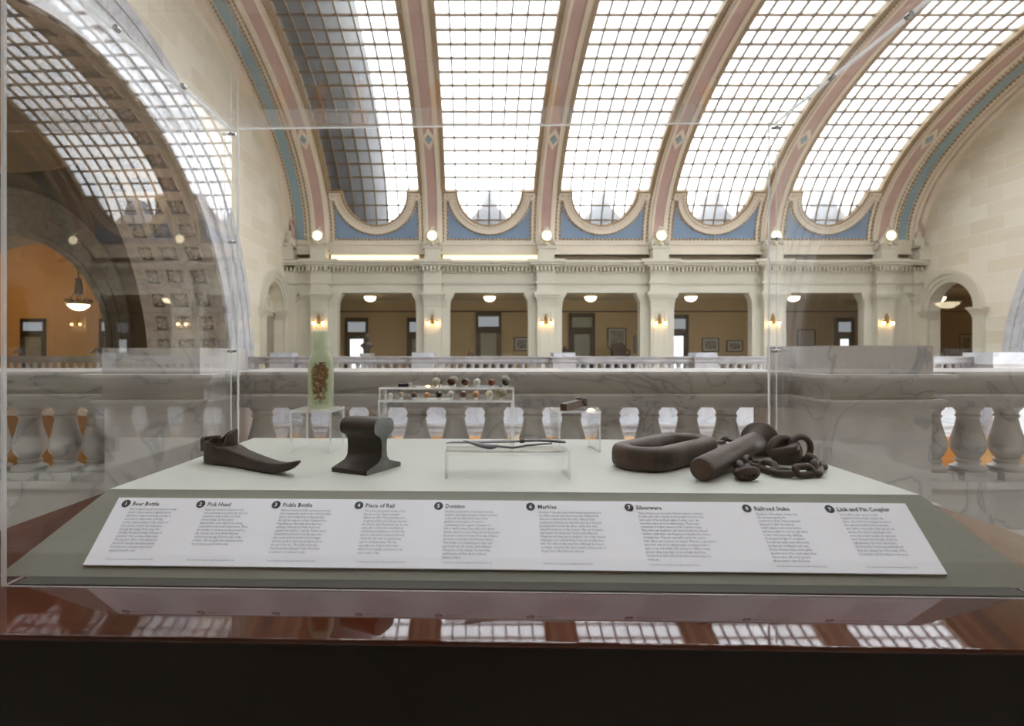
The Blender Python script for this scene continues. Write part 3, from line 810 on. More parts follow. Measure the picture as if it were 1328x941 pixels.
e = bowl_lamp((21.0, 26.4, E+2.55)); tag(e, 'ceiling bowl lamp seen through the small arch at right', 'lamp')
m = MB(); m.tube([(21.0,26.4,E+2.53),(21.0,26.4,CZ+.02)], .03, 8); m.build('stem', M['brass'], e)
# corridor doors
def door(n, px0, px1, pytop, transom, pane, label, d=31.0):
    x0, x1 = (px0-CX)/F*d, (px1-CX)/F*d; zt = E+(CY-pytop)/F*d
    w = x1-x0; fr = .14
    m = MB(); m.box(x0, x0+fr, d-.14, d, 0, zt); m.box(x1-fr, x1, d-.14, d, 0, zt); m.box(x0, x1, d-.14, d, zt-.22, zt); m.box(x0, x1, d-.13, d, zt-.95, zt-.75)
    m.box(x0+fr, x0+fr+.12, d-.09, d, 0, zt-.95); m.box(x1-fr-.12, x1-fr, d-.09, d, 0, zt-.95); m.box(x0+fr, x1-fr, d-.09, d, 0, .35); m.box(x0+fr, x1-fr, d-.09, d, zt-1.12, zt-.95)
    o = struct(m.build('door_%d' % n, M['darkwood'])); o['label'] = label
    t = MB(); t.box(x0+fr, x1-fr, d-.05, d-.01, zt-.75, zt-.22); t.build('transom_pane', M[transom], o)
    t = MB(); t.box(x0+fr+.12, x1-fr-.12, d-.05, d-.01, .35, zt-1.12); t.build('door_pane', M[pane], o)
    t = MB(); t.sphere((x1-fr-.07, d-.13, 1.05), .04, 10, 8); t.build('knob', M['brass'], o)
door(1, 448, 478, 412, 'greypane', 'daypane', 'dark door with bright daylit glass beside the bust')
door(2, 528, 562, 412, 'greypane', 'dimpane', 'dark door half hidden by the second pilaster')
door(3, 617, 650, 405, 'greypane', 'dimpane', 'dark glazed door above the marbles')
door(4, 738, 771, 406, 'dimpane', 'dimpane', 'dark glazed door left of the tall picture')
door(5, 856, 892, 408, 'greypane', 'daypane', 'dark door half hidden by the fourth pilaster')
door(6, 1082, 1106, 412, 'greypane', 'daypane', 'dark door with pale glass in the rightmost hall opening')
# framed pictures
def picture(px0, py0, px1, py1, label, frame='darkwood', d=31.0, mw=.09, art='art'):
    a, b = at(px0, py0, d), at(px1, py1, d); x0, x1, z1, z0 = a[0], b[0], a[2], b[2]
    e = empty('framed_picture', ((x0+x1)/2, d, z0)); tag(e, label, 'picture')
    m = MB(); f = .05
    m.box(x0, x0+f, d-.06, d, z0, z1); m.box(x1-f, x1, d-.06, d, z0, z1); m.box(x0+f, x1-f, d-.06, d, z0, z0+f); m.box(x0+f, x1-f, d-.06, d, z1-f, z1)
    m.build('frame', M[frame], e)
    MB().box(x0+f, x1-f, d-.03, d-.002, z0+f, z1-f).build('mount', M['mat'], e)
    MB().box(x0+f+mw, x1-f-mw, d-.035, d-.028, z0+f+mw, z1-f-mw).build('print', M[art], e)
picture(667, 437, 686, 455, 'small grey framed print left of the third pilaster')
picture(788, 425, 812, 452, 'tall dark framed picture behind the armchair', mw=.07)
picture(822, 435, 829, 458, 'narrow pale framed print beside the fourth pilaster', mw=.04)
picture(910, 438, 932, 456, 'framed group photograph, left of the two prints in the fourth opening')
picture(942, 441, 963, 456, 'wide framed print, right of the two in the fourth opening')
picture(1034, 427, 1057, 449, 'pale framed document in the rightmost opening', mw=.05, art='mat')
picture(1243, 433, 1262, 456, 'framed dark print seen through the small arch at right', mw=.14)
# armchair in front of the tall picture
ax, ay = (804-CX)/F*29.6, 29.6
e = empty('armchair', (ax, ay, 0)); tag(e, 'brown leather armchair on a raised dais below the tall picture', 'armchair')
m = MB(); m.box(ax-.62, ax+.62, ay-.5, ay+.5, 0, .70); m.box(ax-.68, ax+.68, ay-.55, ay+.5, .70, .80); m.build('dais', M['darkwood'], e)
m = MB(); m.box(ax-.38, ax+.38, ay-.35, ay+.3, 1.02, 1.18); m.build('seat', M['leather'], e)
m = MB(); m.loft([[(ax-w, ay+.25+t, z),(ax+w, ay+.25+t, z),(ax+w, ay+.38+t, z),(ax-w, ay+.38+t, z)] for w, t, z in ((.38,0,1.1),(.40,.02,1.4),(.36,.05,1.62),(.22,.06,1.72))]); m.build('backrest', M['leather'], e)
for q in (-1, 1):
    m = MB(); m.tube([(ax+q*.40, ay+.25, 1.38),(ax+q*.42, ay-.1, 1.36),(ax+q*.40, ay-.35, 1.30),(ax+q*.38, ay-.36, 1.1)], .06, 8); m.build('armrest', M['leather'], e)
    for w in (-.3, .25): MB().box(ax+q*.34-.03, ax+q*.34+.03, ay+w-.03, ay+w+.03, .8, 1.03).build('leg', M['darkwood'], e)
# bust
bx, by = at(476, 457, 22.3)[0], 22.3
e = empty('bust', (bx, by, 0)); tag(e, 'dark bronze bust of a person on a plinth in the left hall opening', 'bust')
m = MB(); rings = []
zb = E-.03
for z, rx, ry, ox, oy in ((0,.09,.08,0,0),(.10,.10,.09,0,0),(.20,.17,.13,0,0),(.27,.27,.15,0,0),(.33,.25,.14,0,0),(.39,.15,.11,0,0),(.45,.075,.075,0,0),(.50,.072,.075,.0,-.01),(.54,.09,.10,0,-.02),(.61,.10,.12,0,-.02),(.68,.095,.11,0,-.01),(.74,.06,.07,0,0),(.77,.01,.01,0,0)):
    ring = []
    for j in range(20):
        a = 2*PI*j/20; k = 1.0
        if .55 < z < .65 and abs(math.cos(a)) < .2 and math.sin(a) < 0: k = 1.22
        ring.append((bx+ox+rx*math.cos(a), by+oy+ry*math.sin(a)*k, zb+z))
    rings.append(ring)
m.loft(rings); m.build('figure', M['bronze'], e)
m = MB(); m.box(bx-.2, bx+.2, by-.2, by+.2, 0, zb-.08); m.box(bx-.24, bx+.24, by-.24, by+.24, zb-.1, zb); m.build('plinth', M['marble'], e)
# distant display case
dx, dy = at(635.5, 457, 22.2)[0], 22.2
e = empty('distant_display_case', (dx, dy, 0)); tag(e, 'small glass display case in the far gallery, before the dark glazed door', 'display case')
m = MB(); m.box(dx-.9, dx+.9, dy-.3, dy+.3, 0, 1.08); m.build('base', M['darkwood'], e)
m = MB()
for a, b, c, d_ in ((-.9,.9,-.3,-.29),(-.9,.9,.29,.3),(-.9,-.89,-.29,.29),(.89,.9,-.29,.29)): m.box(dx+a, dx+b, dy+c, dy+d_, 1.08, E+.73)
m.box(dx-.9, dx+.9, dy-.3, dy+.3, E+.73, E+.74)
m.build('glass_cover', M['sheet'], e)
m = MB(); q = at(610, 457, 22.2)[0]; m.lathe([(.14,0),(.12,.1),(.05,.2),(.04,.28),(.01,.3)], (q, dy, 1.08), 14)
tag(m.build('small_relic', M['rustend']), 'small dark orange tinged relic in the distant glass case', 'relic')
# little dark shaded lamps
for px, py, d, lb in ((732, 455, 26, 'small dark domed lamp beside the third pilaster'), (1225, 455, 30, 'small dark pointed lamp inside the small arch at right'), (25, 455, 33, 'small dark shade left of the hanging lamp in the ochre room'), (125, 455, 33, 'small dark shade right of the hanging lamp in the ochre room')):
    p = at(px, 458, d); e = empty('shaded_lamp', (p[0], d, 0)); tag(e, lb, 'lamp')
    m = MB(); m.lathe([(.30,-.0),(.22,.12),(.08,.24),(.03,.33),(.005,.34)], (p[0], d, p[2]), 16); m.build('shade', M['bronze'], e)
    m = MB(); m.lathe([(.22,0),(.2,.05),(.04,.1),(.04,p[2]-.0)], (p[0], d, 0), 12); m.build('stand', M['bronze'], e)

# ------------------------------------------------------------------ rotunda and ochre room seen through the left arch
RY = 26.0
ax0, az0 = -20.6, E+.25
m = MB()
N_ = 40
xs = [-46]+[ax0-4.6*math.cos(PI*i/N_) for i in range(N_+1)]+[XL-.4]
def rlow(x):
    q = 1-((x-ax0)/4.6)**2
    return az0+5.0*math.sqrt(q) if q > 1e-6 else (az0 if abs(x-ax0) < 4.7 else LOW)
for a, b in zip(xs[:-1], xs[1:]):
    la, lb = rlow(a), rlow(b)
    if b <= ax0-4.59 or a >= ax0+4.59: la = lb = LOW
    m.hexa([(a,RY,la),(b,RY,lb),(b,RY+.5,lb),(a,RY+.5,la),(a,RY,16),(b,RY,16),(b,RY+.5,16),(a,RY+.5,16)])
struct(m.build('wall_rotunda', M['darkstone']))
def ering(m, r0, q0, r1, q1, y0, y1, n=40):
    rings = []
    for i in range(-1, n+2):
        a = PI*min(max(i,0),n)/n; dz = 0 if 0 <= i <= n else -1
        pa = (ax0-r0*math.cos(a), az0+q0*math.sin(a) if dz == 0 else 0); pb = (ax0-r1*math.cos(a), az0+q1*math.sin(a) if dz == 0 else 0)
        rings.append([(pa[0],y0,pa[1]),(pb[0],y0,pb[1]),(pb[0],y1,pb[1]),(pa[0],y1,pa[1])])
    m.loft(rings, smooth=False)
m = MB(); ering(m, 4.55, 4.95, 5.55, 6.85, RY-.12, RY+2.0); ering(m, 5.45, 6.7, 5.65, 7.0, RY-.3, RY); ering(m, 4.5, 4.9, 4.75, 5.2, RY-.22, RY+.1); ering(m, 5.0, 5.8, 5.15, 6.05, RY-.2, RY+.1)
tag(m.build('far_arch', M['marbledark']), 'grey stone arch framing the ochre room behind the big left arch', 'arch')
# drum ring
m = MB(); rings = []
for z, r in ((E+7.55,9.6),(E+7.6,9.9),(E+7.85,9.9),(E+7.95,10.15),(E+8.6,10.15),(E+8.7,10.3),(E+9.9,10.3),(E+10.0,10.5),(E+12,10.6)):
    rings.append([(-20.6+r*math.cos(2*PI*j/64), 15.0+r*math.sin(2*PI*j/64), z) for j in range(64)])
m.loft(rings, cap=False); struct(m.build('ceiling_drum', M['gold'])); 
m = MB(); m.box(-46, XL-.4, -6, 40, 14.5, 15); m.box(-46.3, -46, -6, 40, LOW, 15); m.box(-46, XL-.4, -6.3, -6, LOW, 15); m.box(XL-.7, XL-.44, -6.3, 3, 4, 15); m.box(XL-.7, XL-.44, 21.3, 26.5, 4.6, 15)
m.box(XL-.7, XL-.44, 3, 21.3, AZ+AR+.05, 15)
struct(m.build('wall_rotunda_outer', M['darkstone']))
m = MB(); m.box(-38, -9.4, 36, 36.3, LOW, 8.5); m.box(-38.3, -38, RY+.5, 36, LOW, 8.5); m.box(-12.2, -11.9, RY+.5, 36, 0, 8.5); m.box(-38, -9.4, RY+.5, 36.3, 8.5, 8.8)
struct(m.build('wall_ochre_room', M['orange']))
slab('floor_rotunda', -38, XL-3.2, 21.9, 36, -1.1, 0, M['floorstone'])
for n_, (a, b) in enumerate(((28, 60), (130, 150))):
    door(7+n_, a, b, 413, 'greypane', 'dimpane', ['dark door left of the hanging lamp in the ochre room', 'dark door right of the hanging lamp in the ochre room'][n_], d=36.0)
p = at(102, 395, 30)
e = empty('hanging_lamp', (p[0], 30, p[2]+3)); tag(e, 'ornate brass bowl lamp hanging in the ochre room beyond the left arch', 'lamp')
m = MB(); m.lathe([(.02,-.30),(.25,-.25),(.45,-.10),(.50,.0)], tuple(p), 24); m.build('glass_bowl', M['bowl'], e)
m = MB(); m.lathe([(.50,0),(.58,.02),(.58,.12),(.50,.15),(.40,.12)], tuple(p), 24)
for i in range(12):
    a = 2*PI*i/12; m.sphere((p[0]+.55*math.cos(a), p[1]+.55*math.sin(a), p[2]+.2), .07, 8, 6)
m.build('rim', M['brass'], e)
m = MB(); m.lathe([(.16,.5),(.22,.55),(.2,.9),(.15,1.25),(.22,1.3),(.05,1.4),(.03,5.0)], tuple(p), 12)
for i in range(4):
    a = PI/4+PI/2*i; m.tube([(p[0]+.5*math.cos(a), p[1]+.5*math.sin(a), p[2]+.12), (p[0]+.18*math.cos(a), p[1]+.18*math.sin(a), p[2]+.6)], .02, 6)
m.build('stem', M['brass'], e)
lamp('unseen_ochre_room_light', (-27, 31, 4.5), 85, (1,.70,.40), .5)  # unseen light added to warm the ochre room, out of view
lamp('unseen_rotunda_light', (-18, 14, 5.5), 75, (1,.88,.72), .6)  # unseen light without a fixture, out of view
e = None

# ------------------------------------------------------------------ balustrades
BPROF = [(.105,.06),(.112,.072),(.112,.088),(.085,.10),(.068,.115),(.078,.128),(.078,.138),(.064,.146),(.078,.165),(.094,.19),(.106,.22),(.109,.245),(.104,.28),(.091,.325),(.078,.375),(.069,.42),(.066,.44),(.075,.447),(.075,.46),(.067,.467),(.072,.49),(.088,.508),(.092,.512),(.092,.527)]
RZ = E-.13         # top of rail
BZ = RZ-.255-.527  # bottom of balusters
m = MB(); m.box(-.115,.115,-.115,.115,0,.06); m.lathe(BPROF, (0,0,0), 28)
BAL = m.build('baluster', M['marble'])
m = MB(); m.box(-.115,.115,-.115,.115,0,.06); m.lathe(BPROF[::2]+[BPROF[-1]], (0,0,0), 12)
BALF = m.build('baluster_far', M['marblelite'])
for o in (BAL, BALF): COL.objects.unlink(o)
LAYERS = [(0,-.022,.30),(-.022,-.045,.285),(-.045,-.062,.27),(-.062,-.155,.215),(-.155,-.168,.262),(-.168,-.19,.248),(-.19,-.205,.225),(-.205,-.255,.16)]
def rail_run(name, x0, x1, yc, label, mat, balx, src, base, first=False):
    e = empty(name, ((x0+x1)/2, yc, 0)); tag(e, label, 'balustrade')
    m = MB()
    for a, b, w in LAYERS: m.box(x0, x1, yc-w, yc+w+(.30 if a > -.07 and yc < 10 else 0), RZ+b, RZ+a)
    m.build('handrail', mat, e)
    m = MB(); m.box(x0, x1, yc-.15, yc+.15, BZ-.05, BZ); m.box(x0, x1, yc-.13, yc+.13, base, BZ-.05)
    m.build('plinth', mat, e)
    for x in balx:
        o = bpy.data.objects.new('baluster', src.data); COL.objects.link(o); o.parent = e
        o.location = (x-(x0+x1)/2, 0, BZ); WM[o.name] = WM[e.name]
    return e
YB = 4.27
near_c = [-.40+.2815*k for k in range(-4, 10)]
near_c = [x for x in near_c if -1.53 < x < 2.08]
rail_run('near_balustrade', -1.67, 2.22, YB, 'grey marble railing with turned balusters right behind the display case', M['marble'], near_c, BAL, -.05)
lx = [at(p_, 457, YB)[0] for p_ in (128, 85.5, 39, -8, -55, -102, -150, -198)]
rail_run('near_balustrade', -6.2, -2.27, YB, 'grey marble railing at the far left edge of the photo', M['marble'], lx, BAL, -.05)
rx = [at(p_, 457, YB)[0] for p_ in (1205, 1255, 1305, 1355, 1405, 1455)]
rail_run('near_balustrade', 2.84, 6.6, YB, 'grey marble railing at the right edge of the photo', M['marble'], rx, BAL, -.05)
def pedestal(x0, x1, y0, y1, label, mat):
    e = empty('marble_pedestal', ((x0+x1)/2, (y0+y1)/2, 0)); tag(e, label, 'pedestal')
    m = MB()
    for a, b, w in LAYERS[:-1]:
        o = w-.235+.03; m.box(x0-o, x1+o, y0-o, y1+o, RZ+b-.004, RZ+a-.004)
    m.build('coping', mat, e)
    m = MB(); m.box(x0, x1, y0, y1, -.0, RZ-.2); m.build('body', mat, e)
    m = MB(); m.box(x0-.05, x1+.05, y0-.05, y1+.05, 0, BZ-.05); m.box(x0-.035, x1+.035, y0-.035, y1+.035, BZ-.05, BZ-.02); m.build('base', mat, e)
    return e
pedestal(-2.27, -1.66, 3.62, 4.62, 'grey marble pedestal left of the display case', M['marble'])
pedestal(2.22, 2.84, 3.62, 4.62, 'grey marble pedestal right of the display case', M['marble'])
for x0, x1, lb, pz in ((-2.285, -1.68, 'pale marble block on top of the left pedestal', 451), (2.215, 2.85, 'grey marble block on top of the right pedestal', 448)):
    m = MB(); m.box(x0, x1, 3.62, 4.40, RZ-.004, E+(CY-pz)/F*3.62)
    tag(m.build('marble_block', M['marble']), lb, 'block')
# far balustrade
FY = 20.0
spans = []
edges = [XL]+RIBS+[XR]
first = True
for i, (a, b) in enumerate(zip(edges[:-1], edges[1:])):
    x0 = a+(.39 if i > 0 else 0); x1 = b-(.39 if i < len(edges)-2 else 0)
    if x1-x0 < .5: continue
    n = int((x1-x0)/.281); st = (x1-x0)/n
    bx_ = [x0+st*(j+.5) for j in range(n)]
    wd = ['at the left end of the far gallery', 'in the far gallery behind the green bottle', 'in the far gallery behind the marbles', 'in the far gallery, middle bay', 'in the far gallery, fourth bay', 'in the far gallery behind the right marble block', 'at the right end of the far gallery'][i]
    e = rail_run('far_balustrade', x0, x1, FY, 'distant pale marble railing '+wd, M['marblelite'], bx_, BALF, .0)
    e['group'] = 'distant marble railings'
pw = ['left of the green bottle', 'second from the left', 'third from the left, near the middle', 'fourth from the left', 'behind the right marble block', 'nearest the right end wall']
for k, r in enumerate(RIBS):
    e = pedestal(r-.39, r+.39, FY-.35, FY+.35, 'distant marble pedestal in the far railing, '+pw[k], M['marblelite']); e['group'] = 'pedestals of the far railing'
    m = MB(); m.box(r-.37, r+.37, FY-.33, FY+.33, RZ-.005, RZ+.13); m.build('cap_block', M['marblelite'], e)
m = MB(); m.box(16.9, XR-.02, 19.0, 19.5, RZ-.0, RZ+.14); m.box(16.8, XR-.02, 18.9, 19.6, RZ-.25, RZ)
m.box(16.9, XR-.02, 19.0, 19.6, 0-1.5, RZ-.25); tag(m.build('arch_plinth', M['marblelite']), 'pale marble plinth at the foot of the far right arch', 'plinth')
# rotunda railing
e = rail_run('rotunda_balustrade', -30, -12.0, 22.3, 'brownish marble railing in front of the ochre room at left', M['marbledark'], [-29.8+.3*k for k in range(60)], BALF, .0)
for c in children(e):
    if c.name.startswith('baluster'):
        pass

# ------------------------------------------------------------------ display case (local frame: x right, y away, yawed 1.7 degrees)
AL = -math.radians(1.7)
C0 = Vector((.054, .914, 0))
CM = Matrix.Translation(C0) @ Matrix.Rotation(AL, 4, 'Z')
def cl_(x, y, z): return tuple(CM @ Vector((x, y, z)))
DZ = E-.217       # deck height
LZ = E-.3170      # mahogany ledge height
GH = .688         # half width of the cover
GF, GB = -.141, .567   # front and back of the cover (local y)
GT = E+.571
def cmb(mb, name, mat, par=None, **kw):
    # mb was built in local case coordinates
    mb.v = [tuple(CM @ Vector(p)) for p in mb.v]
    return mb.build(name, mat, par, **kw)
e = empty('case_base', tuple(C0), AL); tag(e, 'polished mahogany base of the display case with dark front', 'display case base')
def rounded_slab(mb, x0, x1, y0, y1, z0, z1, r=.012):
    rings = []
    for z, o in ((z0,0),(z1-r,0),(z1-r*.3,r*.3),(z1,r)):
        rings.append([(x0+o,y0+o,z),(x1-o,y0+o,z),(x1-o,y1-o,z),(x0+o,y1-o,z)])
    mb.loft(rings, smooth=False)
m = MB(); rounded_slab(m, -.90, .90, -.272, .72, LZ-.006, LZ, .002); cmb(m, 'ledge', M['mahogany'], e)
m = MB(); m.box(-.885, .885, -.250, .70, .06, LZ-.006); m.box(-.86, .86, -.23, .68, 0, .06)
m.box(-.89, .89, -.256, .705, LZ-.075, LZ-.006)
cmb(m, 'body', M['blackwood'], e)
# grey insert: deck plus sloping front
e = empty('display_deck', tuple(C0), AL); tag(e, 'sage grey deck with sloping front that carries the relics inside the case', 'display deck')
ms = .929; yb_ = -.1065
zsl = DZ-ms*.1065
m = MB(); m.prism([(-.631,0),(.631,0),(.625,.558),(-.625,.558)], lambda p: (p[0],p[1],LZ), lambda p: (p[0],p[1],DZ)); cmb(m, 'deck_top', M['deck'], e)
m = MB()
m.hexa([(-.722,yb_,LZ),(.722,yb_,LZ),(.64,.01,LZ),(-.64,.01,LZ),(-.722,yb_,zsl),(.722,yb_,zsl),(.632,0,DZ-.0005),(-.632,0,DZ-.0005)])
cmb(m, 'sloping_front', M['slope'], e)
m = MB(); m.box(-.675, .675, -.134, yb_, LZ+.0002, LZ+.0016); cmb(m, 'shadow_gap_strip', M['shadow_gap'], e)  # dark strip added in place of the shade between slope foot and pane
# acrylic cover
e = empty('acrylic_cover', tuple(C0), AL); tag(e, 'large clear acrylic box covering the relics', 'glass cover')
T_ = .0045
def pane(name, x0, x1, y0, y1, z0, z1, thin):
    m = MB(); vs = [(x0,y0,z0),(x1,y0,z0),(x1,y1,z0),(x0,y1,z0),(x0,y0,z1),(x1,y0,z1),(x1,y1,z1),(x0,y1,z1)]
    F_ = {'z': [(0,3,2,1),(4,5,6,7)], 'y': [(0,1,5,4),(2,3,7,6)], 'x': [(1,2,6,5),(3,0,4,7)]}
    for k_, fs in F_.items(): m.add(vs, fs, False, 0 if k_ == thin else 1)
    return cmb(m, name, [M['sheet'], M['sheetedge']], e)
pane('front_pane', -GH, GH, GF, GF+T_, LZ+.0005, GT-.001, 'y')
pane('back_pane', -GH, GH, GB-T_, GB, LZ+.0005, GT-.001, 'y')
pane('side_pane', -GH, -GH+T_, GF+T_, GB-T_, LZ+.0005, GT-.001, 'x')
pane('side_pane', GH-T_, GH, GF+T_, GB-T_, LZ+.0005, GT-.001, 'x')
pane('top_pane', -GH, GH, GF, GB, GT, GT+T_, 'z')
# inner corner posts
for q in (-1, 1):
    m = MB(); x = q*(GH-.022); m.box(x-.0015, x+.0015, GB-.012, GB-T_-.0005, LZ, GT-.002); cmb(m, 'corner_post', M['sheetedge'], e)
m = MB(); m.box(-GH, GH, GB-.004, GB, GT+T_, GT+.048); cmb(m, 'rear_lip', M['haze'], e)
for q in (-1, 1):
    m = MB(); m.box(q*(GH-T_)-.0055 if q > 0 else -GH+.0, (GH-T_) if q > 0 else -GH+.0055+T_, GF+.01, GB-.01, GT-.006, GT-.0015)
    cmb(m, 'top_edge_strip', M['sheetedge'], e)
    for z in (E+(CY-313)/F*1.47, E+(CY-455)/F*1.47, GT-.02):
        m = MB(); x = q*(GH-.012)
        m.tube([(x-.010, GB-.022, z), (x+.010, GB-.022, z)], .0035, 10); m.sphere((x, GB-.026, z), .005, 10, 6)
        cmb(m, 'clip', M['chrome'], e, label='small chrome clip')
    for y in (.30, .08):
        m = MB(); m.tube([(q*(GH-.016), y-.004, GT-.010), (q*(GH-.016), y+.008, GT-.010)], .005, 10); cmb(m, 'clip', M['chrome'], e, label='small chrome clip')

# ------------------------------------------------------------------ text card on the slope
SL = math.sqrt(1+ms*ms)
# local frame of slope surface: origin at deck front edge left; u right, v down the slope
u0 = -1.203/2-.004
def slope_pt(u, v, h=0):
    # v = distance down the slope from the deck edge
    ny, nz = -ms/SL, 1/SL
    return (u0+u, -v/SL+ny*h, DZ-v*ms/SL+nz*h)
D0 = .914
def v_of(py, px=640):
    k = .217+ms*D0
    d = k/(ms+(py-CY-(px-640)*.006)/F)
    return SL*(D0-d)
ce = empty('text_card', tuple(C0), AL); tag(ce, 'long white printed card describing the nine relics', 'text card')
m = MB(); W_ = 1.203; v0, v1 = v_of(650.5), v_of(740)
m.hexa([slope_pt(0,v1,.001), slope_pt(W_,v1,.001), slope_pt(W_,v0,.001), slope_pt(0,v0,.001), slope_pt(0,v1,.004), slope_pt(W_,v1,.004), slope_pt(W_,v0,.004), slope_pt(0,v0,.004)])
cmb(m, 'card', M['card'], ce)
dg = None
def text_mb(body, size, sx=1.0, line=1.0, align='LEFT', bold=0.0):
    cu = bpy.data.curves.new('t', 'FONT'); cu.body = body; cu.size = size; cu.resolution_u = 1
    cu.space_line = line; cu.align_x = align; cu.offset = bold
    o = bpy.data.objects.new('t', cu); COL.objects.link(o)
    d = bpy.context.evaluated_depsgraph_get(); d.update()
    me = o.evaluated_get(d).to_mesh()
    vs = [(v.co.x*sx, v.co.y) for v in me.vertices]; fs = [tuple(p.vertices) for p in me.polygons]
    o.evaluated_get(d).to_mesh_clear()
    bpy.data.objects.remove(o); bpy.data.curves.remove(cu)
    return vs, fs
def wrap(t, n):
    out = []; ln = ''
    for w in t.split():
        if len(ln)+len(w)+1 > n and ln: out.append(ln); ln = w
        else: ln = (ln+' '+w).strip()
    out.append(ln); return '\n'.join(out)
FOOT = 'On loan from the Golden Spike National Historic Site'
TX = [
 (171, 'Beer Bottle', 42, "Hell on wheels towns were famous for their alcohol. Saloon owners originally moved with these towns would bring a variety of merchants to their towns, including alcohol, which members of the Church of Jesus Christ of Latter Day Saints were strongly discouraged from using. The Christian Moerlein Brewing Company of Cincinnati, Ohio, produced this bottle. The long-term effect of the railroad on the alcohol industry was fairly minimal, but there were certainly many bottles emptied along the road.", 178),
 (270, 'Pick Head', 42, "Before the invention of power tools, railroad workers used picks like these to loosen the earth so that it could be shoveled away. As this artifact demonstrates, tools often broke during construction and needed replacement. When the workers' tools were broken in work on the railroad, the Union Pacific Railroad did not send enough of those tools, so the workers often brought their own tools when they had been used in farm work.", 277),
 (369, 'Pickle Bottle', 46, "Railroad workers mostly consumed preserved foods during their work on the road since they had to carry it with them as they traveled through the canyons or have it shipped from long distances. Especially when they were working in Nevada and Utah, fresh food supplies were hard to come by. Pickles were a frequently preserved food at the time since they could easily be stored in their vinegar and were made to last long enough to get to the end of the line. This pickle bottle was found along the railroad in Utah, left behind as evidence of a worker's snack.", 376),
 (477, 'Piece of Rail', 41, "There were thousands of miles of rail like this on the Transcontinental Railroad in 1869. This particular piece of rail was pulled out of the ground near the Golden Spike Monument site. In some cases, after construction was finished, something would happen to break off a part of a rail and the metal would bend, curling into the train car and injuring anyone standing nearby. This was especially true of parts of the track that had been hastily constructed in the rush to reach Utah.", 484),
 (580, 'Domino', 46, "Another popular form of entertainment was dominos, especially among the Chinese workers on the railroad. Railroad workers often gambled on their games of dominos, contributing to the negative reputation of hell on wheels towns. Especially in the winter months, when men were living and working under the snow or stone for most of the day, dominos were one of very few entertainment options. This domino is in relatively good shape and was found near the Golden Spike National Monument, in the remains of a town that quickly grew and then died as railroad business shifted.", 587),
 (698, 'Marbles', 56, "Northern Utah was a place with limited entertainment in the 1860s, and the men and women who followed the railroad to Utah had little free time. Many of them entertained themselves in what little free time they had by playing with marbles like these, which they often shaped by hand out of clay or stone. This set of marbles was found in the fields near Golden Spike National Monument and may have belonged to one of the railroad employees or to a family living in the surrounding areas later. The railroad was important. Although the town is no longer, memories like these remind us that people of all ages were affected by the railroad.", 706),
 (823, 'Silverware', 58, "Many entrepreneurs along the railroad catered to workers. In some cases, the company would provide food in a mess hall as part of the workers' salary. In other cases, the men were expected to feed themselves. There were restaurants as well as saloons in hell on wheels towns. Many wives and daughters, who traveled with the railroad workers, made their own living by providing food to dozens of hungry men. This was especially true for the men in Utah, where saloons were uncommon. Men were expected to have their own set of eating utensils, including a bowl or plate, a cup, and a knife, fork, and spoon. With so many people eating every day, it is no wonder that these utensils were left behind and found in the remains of a work site.", 831),
 (971, 'Railroad Stake', 37, "Hundreds of thousands of stakes like this one were used in the construction of the Transcontinental Railroad. In 1869, the national health suppliers were down by this, and were unable to send enough stakes to the construction site, delaying the project for days. To construct the railroad, stakes were driven into wooden ties, holding the rails onto the ties. Because stakes were pulled up and reused often, many stakes from this era were left on the ground, where visitors often find them.", 978),
 (1074, 'Link and Pin Coupler', 40, "In the 1860s, train cars were held together by link and pin couplers like these. One of the most dangerous jobs on the railroad was that of the brakeman, who had to connect the train cars to one another. He risked losing fingers and more, since trains became the pins had to be dropped into the links at just the right moment. Not until rails broken links from the Transcontinental Railroad they can a dangerous is the power of the locomotives, and the danger to the work.", 1081),
]
def u_of(px): return (px-157)/1015*1.203
for i, (pc, head, wr, body, pb) in enumerate(TX):
    be = MB()
    def put(mb, vs, fs, u, v, h):
        mb.add([slope_pt(u+x, v-y, h) for x, y in vs], fs)
    cu_, cv_ = u_of(pc), v_of(658.5)
    disc = MB(); disc.add([slope_pt(cu_+.0068*math.cos(2*PI*j/24), cv_+.0068*math.sin(2*PI*j/24), .0043) for j in range(24)], [tuple(range(24))[::-1]])
    dsk = cmb(disc, 'number_disc', M['ink'], ce)
    nb = MB(); vs, fs = text_mb(str(i+1), .009, 1, 1, 'CENTER', .0002); put(nb, vs, fs, cu_, cv_+.0031, .0046); cmb(nb, 'number', M['white'], dsk)
    hb = MB(); vs, fs = text_mb(head, .0100, .90, 1, 'LEFT', .00016); put(hb, vs, fs, cu_+.0105, cv_+.0035, .0044); cmb(hb, 'heading', M['ink'], ce)
    bb = MB(); vs, fs = text_mb(wrap(body, wr), .0058, .70, .98); put(bb, vs, fs, u_of(pb)+.002, v_of(667.0), .0044); 
    bo = cmb(bb, 'body_text', M['inklite'], ce)
    fb = MB(); vs, fs = text_mb(FOOT, .0040, .80); put(fb, vs, fs, u_of(pb)+.003, v_of(733), .0044); cmb(fb, 'credit_line', M['inklite'], ce)

